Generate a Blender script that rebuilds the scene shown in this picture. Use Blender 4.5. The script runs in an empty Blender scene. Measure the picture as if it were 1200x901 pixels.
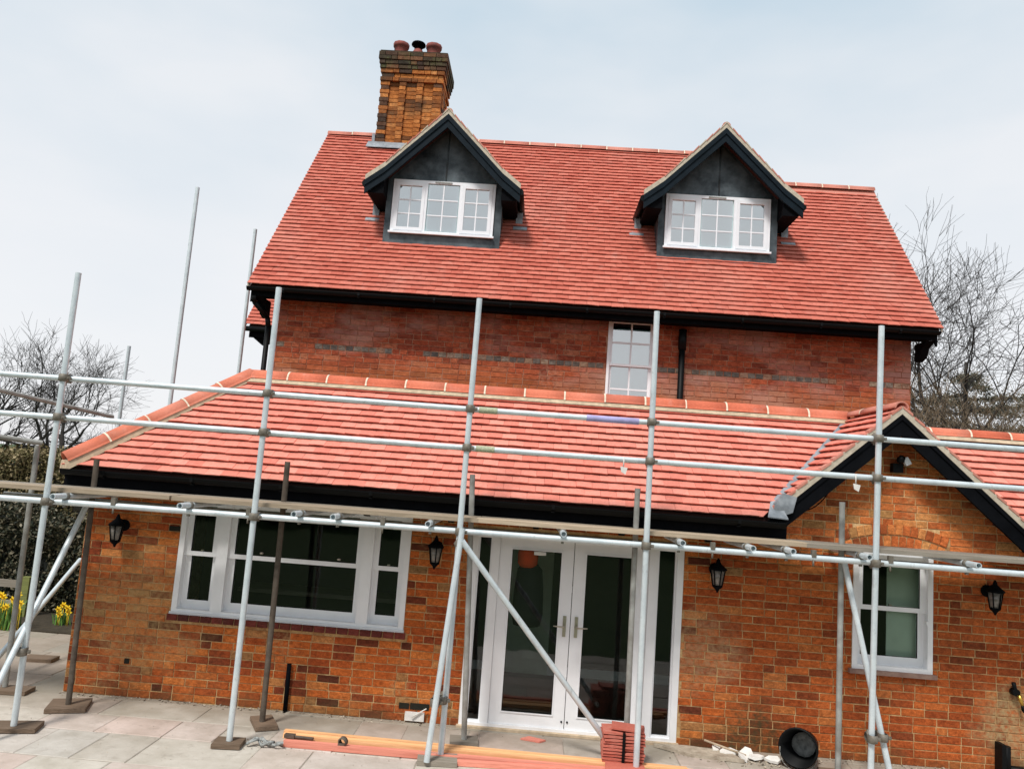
import bpy, math, random
from mathutils import Vector, Matrix, noise
R = math.radians
random.seed(7)
rnd = random.random
def U(a, b): return a + (b - a) * rnd()

# ------------------------------------------------------------------ camera, sky, sun, exposure
scene = bpy.context.scene
cam_d = bpy.data.cameras.new("camera"); cam = bpy.data.objects.new("camera", cam_d)
scene.collection.objects.link(cam); scene.camera = cam
cam_d.sensor_width = 36.0; cam_d.lens = 27.0; cam_d.clip_start = 0.05; cam_d.clip_end = 3000
yaw, pitch, roll = R(-2.32), R(6.94), R(4.26)
fwd = Vector((math.sin(yaw) * math.cos(pitch), math.cos(yaw) * math.cos(pitch), math.sin(pitch)))
rt0 = Vector((math.cos(yaw), -math.sin(yaw), 0)); up0 = rt0.cross(fwd)
rt = rt0 * math.cos(roll) + up0 * math.sin(roll); up = up0 * math.cos(roll) - rt0 * math.sin(roll)
m = Matrix((rt, up, -fwd)).transposed().to_4x4(); m.translation = Vector((0, -7.9, 2.45))
cam.matrix_world = m

SUN_EL, SUN_AZ = R(56), R(205)          # azimuth clockwise from +Y: sun stands behind the camera, to its left
world = bpy.data.worlds.new("World"); scene.world = world; world.use_nodes = True
nt = world.node_tree; nt.nodes.clear()
wo = nt.nodes.new("ShaderNodeOutputWorld"); bg = nt.nodes.new("ShaderNodeBackground")
sky = nt.nodes.new("ShaderNodeTexSky"); sky.sky_type = 'NISHITA'; sky.sun_disc = False
sky.sun_elevation = SUN_EL; sky.sun_rotation = SUN_AZ; sky.air_density = 1.0; sky.dust_density = 2.0
tc = nt.nodes.new("ShaderNodeTexCoord")
def N(t, kind, **kw):
    n = t.nodes.new(kind)
    for k, v in kw.items():
        if k in n.inputs: n.inputs[k].default_value = v
        else: setattr(n, k, v)
    return n
mp = N(nt, "ShaderNodeMapping"); mp.inputs['Scale'].default_value = (1.0, 1.0, 2.6)
n1 = N(nt, "ShaderNodeTexNoise", Scale=1.7, Detail=5.0, Roughness=0.5)
rp = N(nt, "ShaderNodeValToRGB")
rp.color_ramp.elements[0].position = 0.38; rp.color_ramp.elements[0].color = (6.3, 7.6, 8.6, 1)
rp.color_ramp.elements[1].position = 0.64; rp.color_ramp.elements[1].color = (8.7, 9.1, 9.5, 1)
sep = N(nt, "ShaderNodeSeparateXYZ")
mr = N(nt, "ShaderNodeMapRange"); mr.inputs['From Min'].default_value = 0.0; mr.inputs['From Max'].default_value = 0.55
mr.inputs['To Min'].default_value = 1.0; mr.inputs['To Max'].default_value = 0.0
hz = N(nt, "ShaderNodeMixRGB"); hz.inputs['Color2'].default_value = (9.9, 9.85, 10.0, 1)
mx = N(nt, "ShaderNodeMixRGB", Fac=0.9)
L = nt.links.new
L(tc.outputs['Generated'], mp.inputs['Vector']); L(mp.outputs[0], n1.inputs['Vector']); L(n1.outputs['Fac'], rp.inputs['Fac'])
L(tc.outputs['Generated'], sep.inputs[0]); L(sep.outputs['Z'], mr.inputs['Value'])
L(mr.outputs[0], hz.inputs['Fac']); L(rp.outputs[0], hz.inputs['Color1'])
L(sky.outputs[0], mx.inputs['Color1']); L(hz.outputs[0], mx.inputs['Color2'])
L(mx.outputs[0], bg.inputs['Color']); bg.inputs['Strength'].default_value = 0.1
L(bg.outputs[0], wo.inputs['Surface'])
sd = bpy.data.lights.new("sun", 'SUN'); sd.energy = 3.3; sd.angle = R(10); sd.color = (1, .96, .9)
so = bpy.data.objects.new("sun", sd); scene.collection.objects.link(so)
sdir = Vector((math.sin(SUN_AZ) * math.cos(SUN_EL), math.cos(SUN_AZ) * math.cos(SUN_EL), math.sin(SUN_EL)))
so.rotation_euler = sdir.to_track_quat('Z', 'Y').to_euler()
scene.view_settings.view_transform = 'Standard'; scene.view_settings.look = 'None'
scene.view_settings.exposure = 0.0; scene.view_settings.gamma = 1.0
scene.cycles.max_bounces = 8; scene.cycles.transparent_max_bounces = 12

# ------------------------------------------------------------------ helpers
COL = scene.collection
def tag(o, label=None, cat=None, group=None, kind=None):
    if label: o['label'] = label
    if cat: o['category'] = cat
    if group: o['group'] = group
    if kind: o['kind'] = kind
    return o
def empty(name, loc, label=None, cat=None, group=None, rz=0):
    o = bpy.data.objects.new(name, None); COL.objects.link(o); o.location = loc; o.rotation_euler = (0, 0, rz)
    return tag(o, label, cat, group)
class MB:
    """collects shapes into one mesh; world (or local) coordinates"""
    def __init__(s): s.v = []; s.f = []; s.r = []; s.sm = []
    def face(s, idx, r=0.0, sm=False): s.f.append(idx); s.r.append(r); s.sm.append(sm)
    def poly(s, pts, r=0.0):
        b = len(s.v); s.v += [tuple(p) for p in pts]; s.face(list(range(b, b + len(pts))), r); return s
    def hexa(s, p, r=0.0):
        """p: 8 points, bottom ring 0-3 (ccw from above), top ring 4-7"""
        b = len(s.v); s.v += [tuple(q) for q in p]
        for f in ((3, 2, 1, 0), (4, 5, 6, 7), (0, 1, 5, 4), (1, 2, 6, 5), (2, 3, 7, 6), (3, 0, 4, 7)):
            s.face([b + i for i in f], r)
        return s
    def box(s, x0, x1, y0, y1, z0, z1, r=0.0):
        return s.hexa([(x0, y0, z0), (x1, y0, z0), (x1, y1, z0), (x0, y1, z0), (x0, y0, z1), (x1, y0, z1), (x1, y1, z1), (x0, y1, z1)], r)
    def prism(s, pts, d, r=0.0):
        """polygon pts extruded by vector d"""
        b = len(s.v); n = len(pts); d = Vector(d)
        s.v += [tuple(p) for p in pts] + [tuple(Vector(p) + d) for p in pts]
        s.face(list(range(b, b + n)), r); s.face(list(range(b + 2 * n - 1, b + n - 1, -1)), r)
        for i in range(n):
            j = (i + 1) % n; s.face([b + i, b + n + i, b + n + j, b + j], r)
        return s
    def tube(s, p, q, ra, rb=None, n=10, r=0.0, caps=True):
        p = Vector(p); q = Vector(q); rb = ra if rb is None else rb
        d = (q - p).normalized(); a = d.orthogonal().normalized(); c = d.cross(a); b = len(s.v)
        for (o, rr) in ((p, ra), (q, rb)):
            for i in range(n):
                t = 2 * math.pi * i / n; s.v.append(tuple(o + (a * math.cos(t) + c * math.sin(t)) * rr))
        for i in range(n):
            j = (i + 1) % n; s.face([b + i, b + j, b + n + j, b + n + i], r, True)
        if caps:
            s.face(list(range(b + n - 1, b - 1, -1)), r); s.face(list(range(b + n, b + 2 * n)), r)
        return s
    def pipe(s, pts, ra, n=8, r=0.0):
        for i in range(len(pts) - 1): s.tube(pts[i], pts[i + 1], ra, ra, n, r)
        return s
    def lathe(s, prof, c=(0, 0, 0), n=16, axis=None, r=0.0, cap=True):
        """prof: list of (radius, height)"""
        b = len(s.v); c = Vector(c); ax = Vector(axis).normalized() if axis else Vector((0, 0, 1))
        a = ax.orthogonal().normalized(); e = ax.cross(a)
        for rr, h in prof:
            for i in range(n):
                t = 2 * math.pi * i / n; s.v.append(tuple(c + ax * h + (a * math.cos(t) + e * math.sin(t)) * rr))
        for k in range(len(prof) - 1):
            for i in range(n):
                j = (i + 1) % n; s.face([b + k * n + i, b + k * n + j, b + (k + 1) * n + j, b + (k + 1) * n + i], r, True)
        if cap:
            s.face(list(range(b + n - 1, b - 1, -1)), r); k = (len(prof) - 1) * n; s.face(list(range(b + k, b + k + n)), r)
        return s
    def mesh(s, name, mat):
        me = bpy.data.meshes.new(name); me.from_pydata(s.v, [], s.f); me.materials.append(mat)
        a = me.attributes.new("rnd", 'FLOAT', 'FACE'); a.data.foreach_set("value", s.r)
        me.polygons.foreach_set("use_smooth", s.sm); me.update(); return me
    def build(s, name, mat, parent=None, **kw):
        o = bpy.data.objects.new(name, s.mesh(name, mat)); COL.objects.link(o)
        if parent: 
            o.parent = parent; o.matrix_parent_inverse = pinv(parent)
        return tag(o, **kw)
def pinv(o):
    # meshes carry world coordinates, so a child of a thing's Empty cancels the Empty's own place
    return Matrix.Translation(o.location).inverted() if o.type == 'EMPTY' else Matrix.Identity(4)
def inst(name, me, mw, parent):
    o = bpy.data.objects.new(name, me); COL.objects.link(o)
    o.parent = parent; o.matrix_parent_inverse = pinv(parent); o.matrix_basis = mw
    return o
def box(name, x0, x1, y0, y1, z0, z1, mat, parent=None, **kw):
    return MB().box(x0, x1, y0, y1, z0, z1).build(name, mat, parent, **kw)
def copy_tree(o, parent=None):
    c = o.copy(); COL.objects.link(c)
    if parent is not None: c.parent = parent; c.matrix_parent_inverse = o.matrix_parent_inverse.copy()
    for ch in list(o.children): copy_tree(ch, c)
    return c

# ------------------------------------------------------------------ materials
def base_mat(name, rough=0.7, metal=0.0, spec=0.4):
    mt = bpy.data.materials.new(name); mt.use_nodes = True; t = mt.node_tree
    b = t.nodes['Principled BSDF']; b.inputs['Roughness'].default_value = rough; b.inputs['Metallic'].default_value = metal
    b.inputs['Specular IOR Level'].default_value = spec
    return mt, t, b
def ramp(t, stops, interp='LINEAR'):
    n = t.nodes.new("ShaderNodeValToRGB"); cr = n.color_ramp; cr.interpolation = interp
    while len(cr.elements) < len(stops): cr.elements.new(0.5)
    for e, (p, c) in zip(cr.elements, stops): e.position = p; e.color = (*c, 1)
    return n
def mixc(t, fac, a, b, mode='MIX'):
    n = t.nodes.new("ShaderNodeMixRGB"); n.blend_type = mode
    for s, v in (('Fac', fac), ('Color1', a), ('Color2', b)):
        if hasattr(v, 'links'): t.links.new(v, n.inputs[s])
        elif isinstance(v, (int, float)): n.inputs[s].default_value = v
        else: n.inputs[s].default_value = (*v, 1)
    return n.outputs[0]
def noise_n(t, scale, detail=4, rough=.55, vec=None, w=None):
    n = t.nodes.new("ShaderNodeTexNoise"); n.inputs['Scale'].default_value = scale; n.inputs['Detail'].default_value = detail
    n.inputs['Roughness'].default_value = rough
    if vec is not None: t.links.new(vec, n.inputs['Vector'])
    return n.outputs['Fac']
def pos(t, scale=None, off=None):
    g = t.nodes.new("ShaderNodeNewGeometry"); o = g.outputs['Position']
    if scale or off:
        mpn = t.nodes.new("ShaderNodeMapping"); t.links.new(o, mpn.inputs['Vector'])
        if scale: mpn.inputs['Scale'].default_value = scale
        if off: mpn.inputs['Location'].default_value = off
        o = mpn.outputs[0]
    return o
def mrange(t, v, a, b, c=0., d=1.):
    n = t.nodes.new("ShaderNodeMapRange"); t.links.new(v, n.inputs['Value'])
    for s, x in zip(('From Min', 'From Max', 'To Min', 'To Max'), (a, b, c, d)): n.inputs[s].default_value = x
    return n.outputs[0]
def math_n(t, op, a, b=None):
    n = t.nodes.new("ShaderNodeMath"); n.operation = op
    for i, v in enumerate((a, b)):
        if v is None: continue
        if hasattr(v, 'links'): t.links.new(v, n.inputs[i])
        else: n.inputs[i].default_value = v
    return n.outputs[0]
def piece_random(t):
    a = t.nodes.new("ShaderNodeAttribute"); a.attribute_name = "rnd"
    o = t.nodes.new("ShaderNodeObjectInfo")
    return math_n(t, 'FRACT', math_n(t, 'ADD', a.outputs['Fac'], o.outputs['Random']))
def bump(t, b, h, strength=.3, dist=.004):
    n = t.nodes.new("ShaderNodeBump"); n.inputs['Strength'].default_value = strength; n.inputs['Distance'].default_value = dist
    t.links.new(h, n.inputs['Height']); t.links.new(n.outputs[0], b.inputs['Normal'])
def blob(t, centre, radius, soft=.5):
    """soft mask round a point, broken up by noise"""
    g = t.nodes.new("ShaderNodeNewGeometry"); d = t.nodes.new("ShaderNodeVectorMath"); d.operation = 'DISTANCE'
    t.links.new(g.outputs['Position'], d.inputs[0]); d.inputs[1].default_value = centre
    n = noise_n(t, 5, 4, .6, pos(t))
    v = math_n(t, 'ADD', d.outputs['Value'], math_n(t, 'MULTIPLY', math_n(t, 'SUBTRACT', n, .5), radius * 1.4))
    f = mrange(t, noise_n(t, 22, 5, .7, pos(t)), .36, .6, .15, 1)
    return math_n(t, 'MULTIPLY', mrange(t, v, radius, radius * soft, 0, 1), f)

def brick_mat(name, stops, smear_col, smear_lo, smear_hi, smear_scale=2.2, grime=(.05, .045, .03), grime_amt=.5, extra=None):
    mt, t, b = base_mat(name, .9, spec=.2)
    pr = piece_random(t); c = ramp(t, stops).outputs[0]; t.links.new(pr, c.node.inputs['Fac'])
    fine = noise_n(t, 70, 5, .7, pos(t))
    c = mixc(t, 1, c, mixc(t, mrange(t, fine, .3, .7), (.62, .58, .55), (1.3, 1.25, 1.2)), 'MULTIPLY')
    mid = noise_n(t, 19, 4, .65, pos(t, (1, 1, 1.7)))
    c = mixc(t, 1, c, mixc(t, mrange(t, mid, .32, .68), (.66, .6, .56), (1.28, 1.3, 1.35)), 'MULTIPLY')
    # mortar smears and weathering with their own shapes
    s1 = mrange(t, noise_n(t, smear_scale, 6, .62, pos(t)), smear_lo, smear_hi)
    s2 = mrange(t, noise_n(t, 24, 4, .7, pos(t)), .42, .62)
    c = mixc(t, math_n(t, 'MULTIPLY', s1, math_n(t, 'MULTIPLY', s2, .75)), c, smear_col)
    g = mrange(t, noise_n(t, 1.6, 6, .6, pos(t, off=(13, 4, 7))), .54, .74)
    c = mixc(t, math_n(t, 'MULTIPLY', g, grime_amt), c, grime)
    if extra: c = extra(t, c)
    t.links.new(c, b.inputs['Base Color']); bump(t, b, noise_n(t, 60, 4, .7, pos(t)), .6, .004)
    return mt
def lower_extra(t, c):
    c = mixc(t, math_n(t, 'MULTIPLY', blob(t, (4.85, 0, .42), .55), .75), c, (.42, .33, .17))       # lime bloom below the tap
    c = mixc(t, math_n(t, 'MULTIPLY', blob(t, (2.25, 0, .12), .42), .8), c, (.045, .045, .02))      # damp algae by the bucket
    c = mixc(t, math_n(t, 'MULTIPLY', blob(t, (1.75, 0, .9), .45), .45), c, (.5, .36, .2))          # mortar splashes beside the door frame
    c = mixc(t, math_n(t, 'MULTIPLY', blob(t, (-3.9, 0, .85), .75), .45), c, (.5, .34, .15))
    g = t.nodes.new("ShaderNodeSeparateXYZ"); t.links.new(pos(t), g.inputs[0])
    lo = mrange(t, math_n(t, 'ADD', g.outputs['Z'], math_n(t, 'MULTIPLY', noise_n(t, 3, 4, .6, pos(t)), .5)), .42, .22)
    return mixc(t, math_n(t, 'MULTIPLY', lo, .5), c, (.09, .07, .03))
def upper_extra(t, c):
    n = mrange(t, noise_n(t, .8, 5, .55, pos(t, (1, 1, 2.2), (3, 0, 1))), .5, .66)
    c = mixc(t, math_n(t, 'MULTIPLY', n, .62), c, (.48, .3, .25))
    g = t.nodes.new("ShaderNodeSeparateXYZ"); t.links.new(pos(t), g.inputs[0])
    lo = mrange(t, math_n(t, 'ADD', g.outputs['Z'], math_n(t, 'MULTIPLY', noise_n(t, 1.5, 4, .6, pos(t)), .5)), 4.25, 4.0)
    return mixc(t, math_n(t, 'MULTIPLY', lo, .35), c, (.4, .16, .05))
LOW = [(0, (.08, .026, .014)), (.07, (.22, .048, .018)), (.22, (.36, .078, .02)), (.45, (.44, .108, .024)), (.65, (.5, .13, .028)),
       (.85, (.56, .18, .042)), (.94, (.5, .21, .07)), (1, (.24, .14, .06))]
GAB = [(0, (.26, .075, .025)), (.2, (.48, .125, .036)), (.5, (.6, .175, .05)), (.8, (.68, .25, .075)), (.93, (.58, .3, .11)), (1, (.3, .16, .06))]
UPP = [(0, (.2, .048, .026)), (.2, (.27, .058, .028)), (.5, (.33, .075, .034)), (.85, (.38, .095, .042)), (1, (.36, .13, .07))]
M = {}
M['brick_low'] = brick_mat("brick_lower", LOW, (.5, .33, .15), .54, .76, grime_amt=.3, extra=lower_extra)
RIG = [(0, (.18, .045, .016)), (.15, (.32, .072, .019)), (.5, (.4, .095, .023)), (.85, (.48, .125, .03)), (1, (.46, .17, .05))]
M['brick_right'] = brick_mat('brick_right', RIG, (.5, .32, .15), .62, .85, grime_amt=.25, extra=lower_extra)
M['brick_gable'] = brick_mat("brick_gable", GAB, (.55, .38, .18), .55, .8, grime_amt=.2)
M['brick_up'] = brick_mat("brick_upper", UPP, (.45, .27, .2), .55, .8, grime_amt=.35, extra=upper_extra)
M['brick_blue'] = brick_mat("brick_blue", [(0, (.09, .085, .08)), (.4, (.16, .14, .12)), (.75, (.24, .21, .17)), (.9, (.3, .16, .1)), (1, (.34, .3, .22))], (.4, .36, .3), .5, .8)
M['brick_chim'] = brick_mat("brick_chimney", [(0, (.14, .06, .025)), (.3, (.36, .13, .035)), (.7, (.5, .19, .05)), (1, (.56, .26, .09))], (.2, .13, .07), .5, .75, 3, (.04, .035, .025), .8)
M['brick_moss'] = brick_mat("brick_mossy", [(0, (.03, .028, .022)), (.6, (.075, .055, .035)), (1, (.22, .1, .05))], (.12, .13, .05), .48, .6, 4)
M['brick_quoin'] = brick_mat("brick_sooted", [(0, (.05, .035, .028)), (.6, (.12, .06, .035)), (1, (.2, .11, .06))], (.2, .16, .11), .5, .75, 4)
M['brick_sill'] = brick_mat("brick_sill", [(0, (.09, .022, .018)), (1, (.17, .04, .03))], (.3, .2, .15), .6, .9)

def simple(name, col, rough=.7, metal=0., spec=.4, var=.12, scale=8, col2=None, b_s=0., b_scale=30, b_d=.003, piece=0.):
    mt, t, b = base_mat(name, rough, metal, spec)
    n = mrange(t, noise_n(t, scale, 5, .6, pos(t)), .3, .7)
    c2 = col2 or tuple(x * (1 - var) for x in col); c1 = col if col2 else tuple(min(1, x * (1 + var)) for x in col)
    c = mixc(t, n, c1, c2)
    if piece:
        c = mixc(t, 1, c, mixc(t, piece_random(t), (1 - piece,) * 3, (1 + piece,) * 3), 'MULTIPLY')
    t.links.new(c, b.inputs['Base Color'])
    if b_s: bump(t, b, noise_n(t, b_scale, 4, .6, pos(t)), b_s, b_d)
    return mt
def tile_mat(name, cols):
    mt, t, b = base_mat(name, .82, spec=.25)
    c = ramp(t, cols).outputs[0]; t.links.new(piece_random(t), c.node.inputs['Fac'])
    f = noise_n(t, 40, 5, .65, pos(t))
    c = mixc(t, 1, c, mixc(t, mrange(t, f, .3, .7), (.86, .82, .8), (1.1, 1.1, 1.1)), 'MULTIPLY')
    big = mrange(t, noise_n(t, .9, 4, .55, pos(t)), .5, .72)
    c = mixc(t, math_n(t, 'MULTIPLY', big, .28), c, (.58, .3, .24))
    sp = mrange(t, noise_n(t, 6, 6, .7, pos(t)), .56, .72); c = mixc(t, math_n(t, 'MULTIPLY', sp, .3), c, (.62, .36, .3))
    t.links.new(c, b.inputs['Base Color']); bump(t, b, noise_n(t, 90, 3, .6, pos(t)), .35, .002)
    return mt
TL = [(0, (.5, .105, .082)), (.25, (.545, .122, .096)), (.6, (.575, .136, .108)), (.9, (.61, .16, .13)), (1, (.53, .115, .09))]
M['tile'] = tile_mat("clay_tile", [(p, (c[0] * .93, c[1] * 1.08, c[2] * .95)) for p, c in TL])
M['tile_low'] = tile_mat("clay_tile_lit", [(p, (c[0] * 1.27, c[1] * 1.85, c[2] * 1.75)) for p, c in TL])  # same clay, lightened to paint the stronger sky light on the lower roof
M['ridge'] = tile_mat("ridge_clay", [(0, (.52, .12, .065)), (.5, (.62, .165, .09)), (1, (.66, .21, .13))])
M['ridge_pale'] = tile_mat("ridge_clay_dusty", [(0, (.52, .19, .14)), (1, (.6, .26, .2))])
M['bed'] = simple("mortar_bedding", (.5, .39, .27), .95, var=.25, scale=14, b_s=.6, b_scale=40)
M['bed_pale'] = simple("verge_mortar", (.6, .53, .42), .95, scale=22, col2=(.42, .36, .28), b_s=.7, b_scale=35)
M['joint'] = simple("ridge_joint_mortar", (.74, .62, .48), .95, var=.15, b_s=.4)
def mortar_mat(name, col, stain, amt=.75):
    mt, t, b = base_mat(name, .95, spec=.15)
    n = mrange(t, noise_n(t, 7, 6, .65, pos(t)), .42, .62)
    f = mrange(t, noise_n(t, 60, 4, .6, pos(t)), .3, .7)
    c = mixc(t, math_n(t, 'MULTIPLY', n, amt), col, stain)
    c = mixc(t, 1, c, mixc(t, f, (.75, .73, .7), (1.15, 1.15, 1.15)), 'MULTIPLY')
    t.links.new(c, b.inputs['Base Color']); bump(t, b, noise_n(t, 60, 4, .6, pos(t)), .6, .004); return mt
M['mortar_low'] = mortar_mat('mortar_sandy_stained', (.58, .4, .2), (.3, .12, .045))
M['mortar_gable'] = mortar_mat('mortar_gable_stained', (.72, .5, .26), (.5, .26, .1), .6)
M['mortar_up'] = mortar_mat('mortar_upper_stained', (.42, .23, .15), (.22, .06, .03), .9)
M['mortar_chim'] = simple("mortar_sooty", (.2, .1, .045), .95, scale=5, var=.3)
M['deck'] = simple("roof_underlay", (.05, .018, .014), .95)
M['black'] = simple("black_painted_wood", (.004, .0045, .006), .8, spec=.06, var=.3, b_s=.15)
M['navy'] = simple("blue_black_painted_wood", (.006, .012, .018), .6, spec=.1, var=.3)
M['plastic'] = simple("black_plastic", (.004, .0045, .005), .5, spec=.14)
M['lead'] = simple("lead_sheet", (.12, .145, .16), .45, metal=.1, spec=.25, scale=5, col2=(.02, .028, .034), b_s=.3, b_scale=6, b_d=.01)
M['lead_pale'] = simple("lead_flashing", (.36, .39, .42), .5, metal=.15, scale=10, col2=(.18, .2, .22), b_s=.5, b_scale=14, b_d=.01)
M['white'] = simple("white_paint", (.85, .86, .88), .38, spec=.45, var=.04, scale=4)
M['upvc'] = simple("white_upvc", (.85, .86, .9), .3, spec=.5, var=.03)
M['cream'] = simple("cream_paint", (.6, .54, .42), .6, var=.12)
M['blind'] = simple("pale_blind", (.76, .96, .95), .8, var=.03, scale=1.5)
M['blind_d'] = simple("dormer_blind", (.76, .96, .96), .8, var=.03, scale=1.5)
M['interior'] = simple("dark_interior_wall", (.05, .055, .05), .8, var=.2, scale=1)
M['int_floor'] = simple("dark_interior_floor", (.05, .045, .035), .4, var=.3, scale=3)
M['curtain'] = simple("pale_green_grey_blind", (.6, .68, .6), .8, var=.12, scale=2)
M['galv'] = simple("galvanised_steel", (.62, .67, .69), .45, metal=.2, spec=.5, scale=5, col2=(.46, .52, .54), b_s=.1)
def galv_mat():
    mt, t, b = base_mat("galvanised_tube", .45, .25, .5)
    n = noise_n(t, 6, 6, .65, pos(t)); c = mixc(t, mrange(t, n, .3, .7), (.7, .76, .78), (.5, .56, .59))
    g = mrange(t, noise_n(t, 17, 6, .75, pos(t, (1, 1, .5))), .57, .7); c = mixc(t, math_n(t, 'MULTIPLY', g, .45), c, (.28, .27, .24))
    w = mrange(t, noise_n(t, 23, 5, .75, pos(t, off=(5, 2, 1))), .62, .7); c = mixc(t, math_n(t, 'MULTIPLY', w, .6), c, (.78, .78, .76))
    t.links.new(c, b.inputs['Base Color']); t.links.new(mrange(t, n, .3, .7, .35, .6), b.inputs['Roughness']); bump(t, b, g, .15, .002); return mt
M['galv'] = galv_mat()
M['galv_dull'] = simple("weathered_steel", (.38, .39, .37), .6, metal=.1, scale=7, col2=(.2, .19, .17), b_s=.2)
M['rust'] = simple("rusty_steel", (.14, .115, .09), .7, metal=.2, scale=12, col2=(.065, .048, .036), b_s=.3)
M['coupler'] = simple("coupler_steel", (.24, .22, .19), .6, metal=.4, scale=20, col2=(.14, .12, .09))
M['purple'] = simple("purple_paint_mark", (.36, .34, .58), .5, var=.2)
M['tape'] = simple("yellow_tape", (.5, .52, .36), .6, scale=60, col2=(.28, .3, .2))
def wood_mat(name, a, b_, rough=.8):
    mt, t, b = base_mat(name, rough, spec=.25)
    n = noise_n(t, 3, 5, .6, pos(t, (1.2, 26, 26)))
    c = mixc(t, mrange(t, n, .3, .7), a, b_)
    c = mixc(t, 1, c, mixc(t, piece_random(t), (.8, .8, .8), (1.18, 1.18, 1.18)), 'MULTIPLY')
    t.links.new(c, b.inputs['Base Color']); bump(t, b, n, .3, .003); return mt
M['board'] = wood_mat("scaffold_board_wood", (.5, .4, .29), (.34, .26, .18))
M['board_grey'] = wood_mat("weathered_board_wood", (.34, .3, .25), (.22, .19, .15))
M['sole'] = wood_mat("sole_board_wood", (.24, .17, .12), (.13, .09, .06))
M['batten_p'] = wood_mat("pink_treated_timber", (.85, .33, .24), (.6, .2, .14))
M['batten_o'] = wood_mat("orange_treated_timber", (.95, .58, .3), (.75, .36, .15))
M['post'] = wood_mat("mossy_wood", (.24, .26, .08), (.12, .13, .05))
def slab_mat():
    mt, t, b = base_mat("sandstone_flag", .8, spec=.3)
    c = ramp(t, [(0, (.46, .42, .37)), (.3, (.56, .52, .46)), (.55, (.57, .48, .43)), (.8, (.52, .5, .46)), (1, (.58, .47, .42))]).outputs[0]
    t.links.new(piece_random(t), c.node.inputs['Fac'])
    n = noise_n(t, 3.2, 7, .62, pos(t)); c = mixc(t, 1, c, mixc(t, mrange(t, n, .3, .7), (.78, .76, .72), (1.12, 1.12, 1.12)), 'MULTIPLY')
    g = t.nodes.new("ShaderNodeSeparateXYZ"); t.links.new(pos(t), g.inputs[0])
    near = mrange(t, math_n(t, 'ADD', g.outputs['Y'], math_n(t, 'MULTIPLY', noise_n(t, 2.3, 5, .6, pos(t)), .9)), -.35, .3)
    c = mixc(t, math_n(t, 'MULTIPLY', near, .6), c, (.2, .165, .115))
    st = mrange(t, noise_n(t, 7, 7, .75, pos(t)), .54, .7); c = mixc(t, math_n(t, 'MULTIPLY', st, .5), c, (.26, .22, .18))
    t.links.new(c, b.inputs['Base Color']); bump(t, b, noise_n(t, 12, 6, .6, pos(t)), .5, .008); return mt
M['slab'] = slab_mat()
M['grout'] = simple("paving_grout", (.34, .3, .25), .95, var=.3, scale=20, b_s=.4)
M['soil'] = simple("dark_soil", (.045, .035, .022), .95, var=.4, scale=10, b_s=.8, b_scale=20, b_d=.02)
M['grass'] = simple("lawn", (.05, .085, .02), .9, scale=3, col2=(.025, .05, .012), b_s=.8, b_scale=40, b_d=.02)
M['grit'] = simple("stone_grit", (.5, .44, .35), .9, scale=14, col2=(.25, .2, .15), piece=.4)
M['plaster'] = simple("white_plaster", (.72, .7, .66), .8, var=.12, scale=14)
M['rope'] = simple("grey_rope", (.3, .31, .3), .9, scale=30, var=.4)
M['lamp_glass'] = simple("old_lamp_glass", (.22, .2, .18), .2, spec=.6, var=.4, scale=20)
M['brass'] = simple("brass", (.6, .38, .08), .35, metal=.9)
M['chrome'] = simple("satin_nickel", (.5, .46, .38), .3, metal=.85)
M['orange'] = simple("orange_red_fabric", (.95, .09, .02), .8, var=.15)
M['coat'] = simple("black_fabric", (.012, .013, .016), .9)
M['pot'] = simple("terracotta_pot", (.3, .075, .055), .8, scale=12, col2=(.16, .05, .045), b_s=.3)
def glass_mat(name, refl=.10, tint=(1, 1, 1)):
    mt = bpy.data.materials.new(name); mt.use_nodes = True; t = mt.node_tree; t.nodes.clear()
    o = t.nodes.new("ShaderNodeOutputMaterial"); mxs = t.nodes.new("ShaderNodeMixShader"); tr = t.nodes.new("ShaderNodeBsdfTransparent")
    gl = t.nodes.new("ShaderNodeBsdfGlossy"); gl.inputs['Roughness'].default_value = .02; tr.inputs['Color'].default_value = (*tint, 1)
    fr = t.nodes.new("ShaderNodeFresnel"); fr.inputs['IOR'].default_value = 1.5
    f = math_n(t, 'ADD', math_n(t, 'MULTIPLY', fr.outputs[0], 1.0), refl - .04)
    nz = t.nodes.new("ShaderNodeBump"); nz.inputs['Strength'].default_value = .12; nz.inputs['Distance'].default_value = .02
    t.links.new(noise_n(t, 1.8, 2, .5, pos(t)), nz.inputs['Height']); t.links.new(nz.outputs[0], gl.inputs['Normal'])
    t.links.new(f, mxs.inputs[0]); t.links.new(tr.outputs[0], mxs.inputs[1]); t.links.new(gl.outputs[0], mxs.inputs[2])
    t.links.new(mxs.outputs[0], o.inputs['Surface']); return mt
M['glass'] = glass_mat("window_glass", .06, (.88, .96, .9))
M['glass_up'] = glass_mat("upper_window_glass", .62, (.95, 1, 1))
def leaf_mat(name, cols, rough=.7):
    mt, t, b = base_mat(name, rough, spec=.25)
    c = ramp(t, cols).outputs[0]; t.links.new(piece_random(t), c.node.inputs['Fac'])
    t.links.new(c, b.inputs['Base Color'])
    return mt
M['hedge'] = leaf_mat("hedge_leaves", [(0, (.06, .055, .022)), (.35, (.12, .105, .042)), (.6, (.19, .155, .07)), (.85, (.28, .22, .12)), (1, (.42, .34, .2))])
M['hedge_dark'] = leaf_mat("dark_laurel_leaves", [(0, (.014, .02, .012)), (.45, (.035, .04, .022)), (.75, (.085, .075, .04)), (1, (.24, .21, .15))], .6)
M['core'] = simple("inner_shade", (.014, .013, .008), .95)  # near-black, paints the shade inside hedges, brick holes and the upper room
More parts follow.
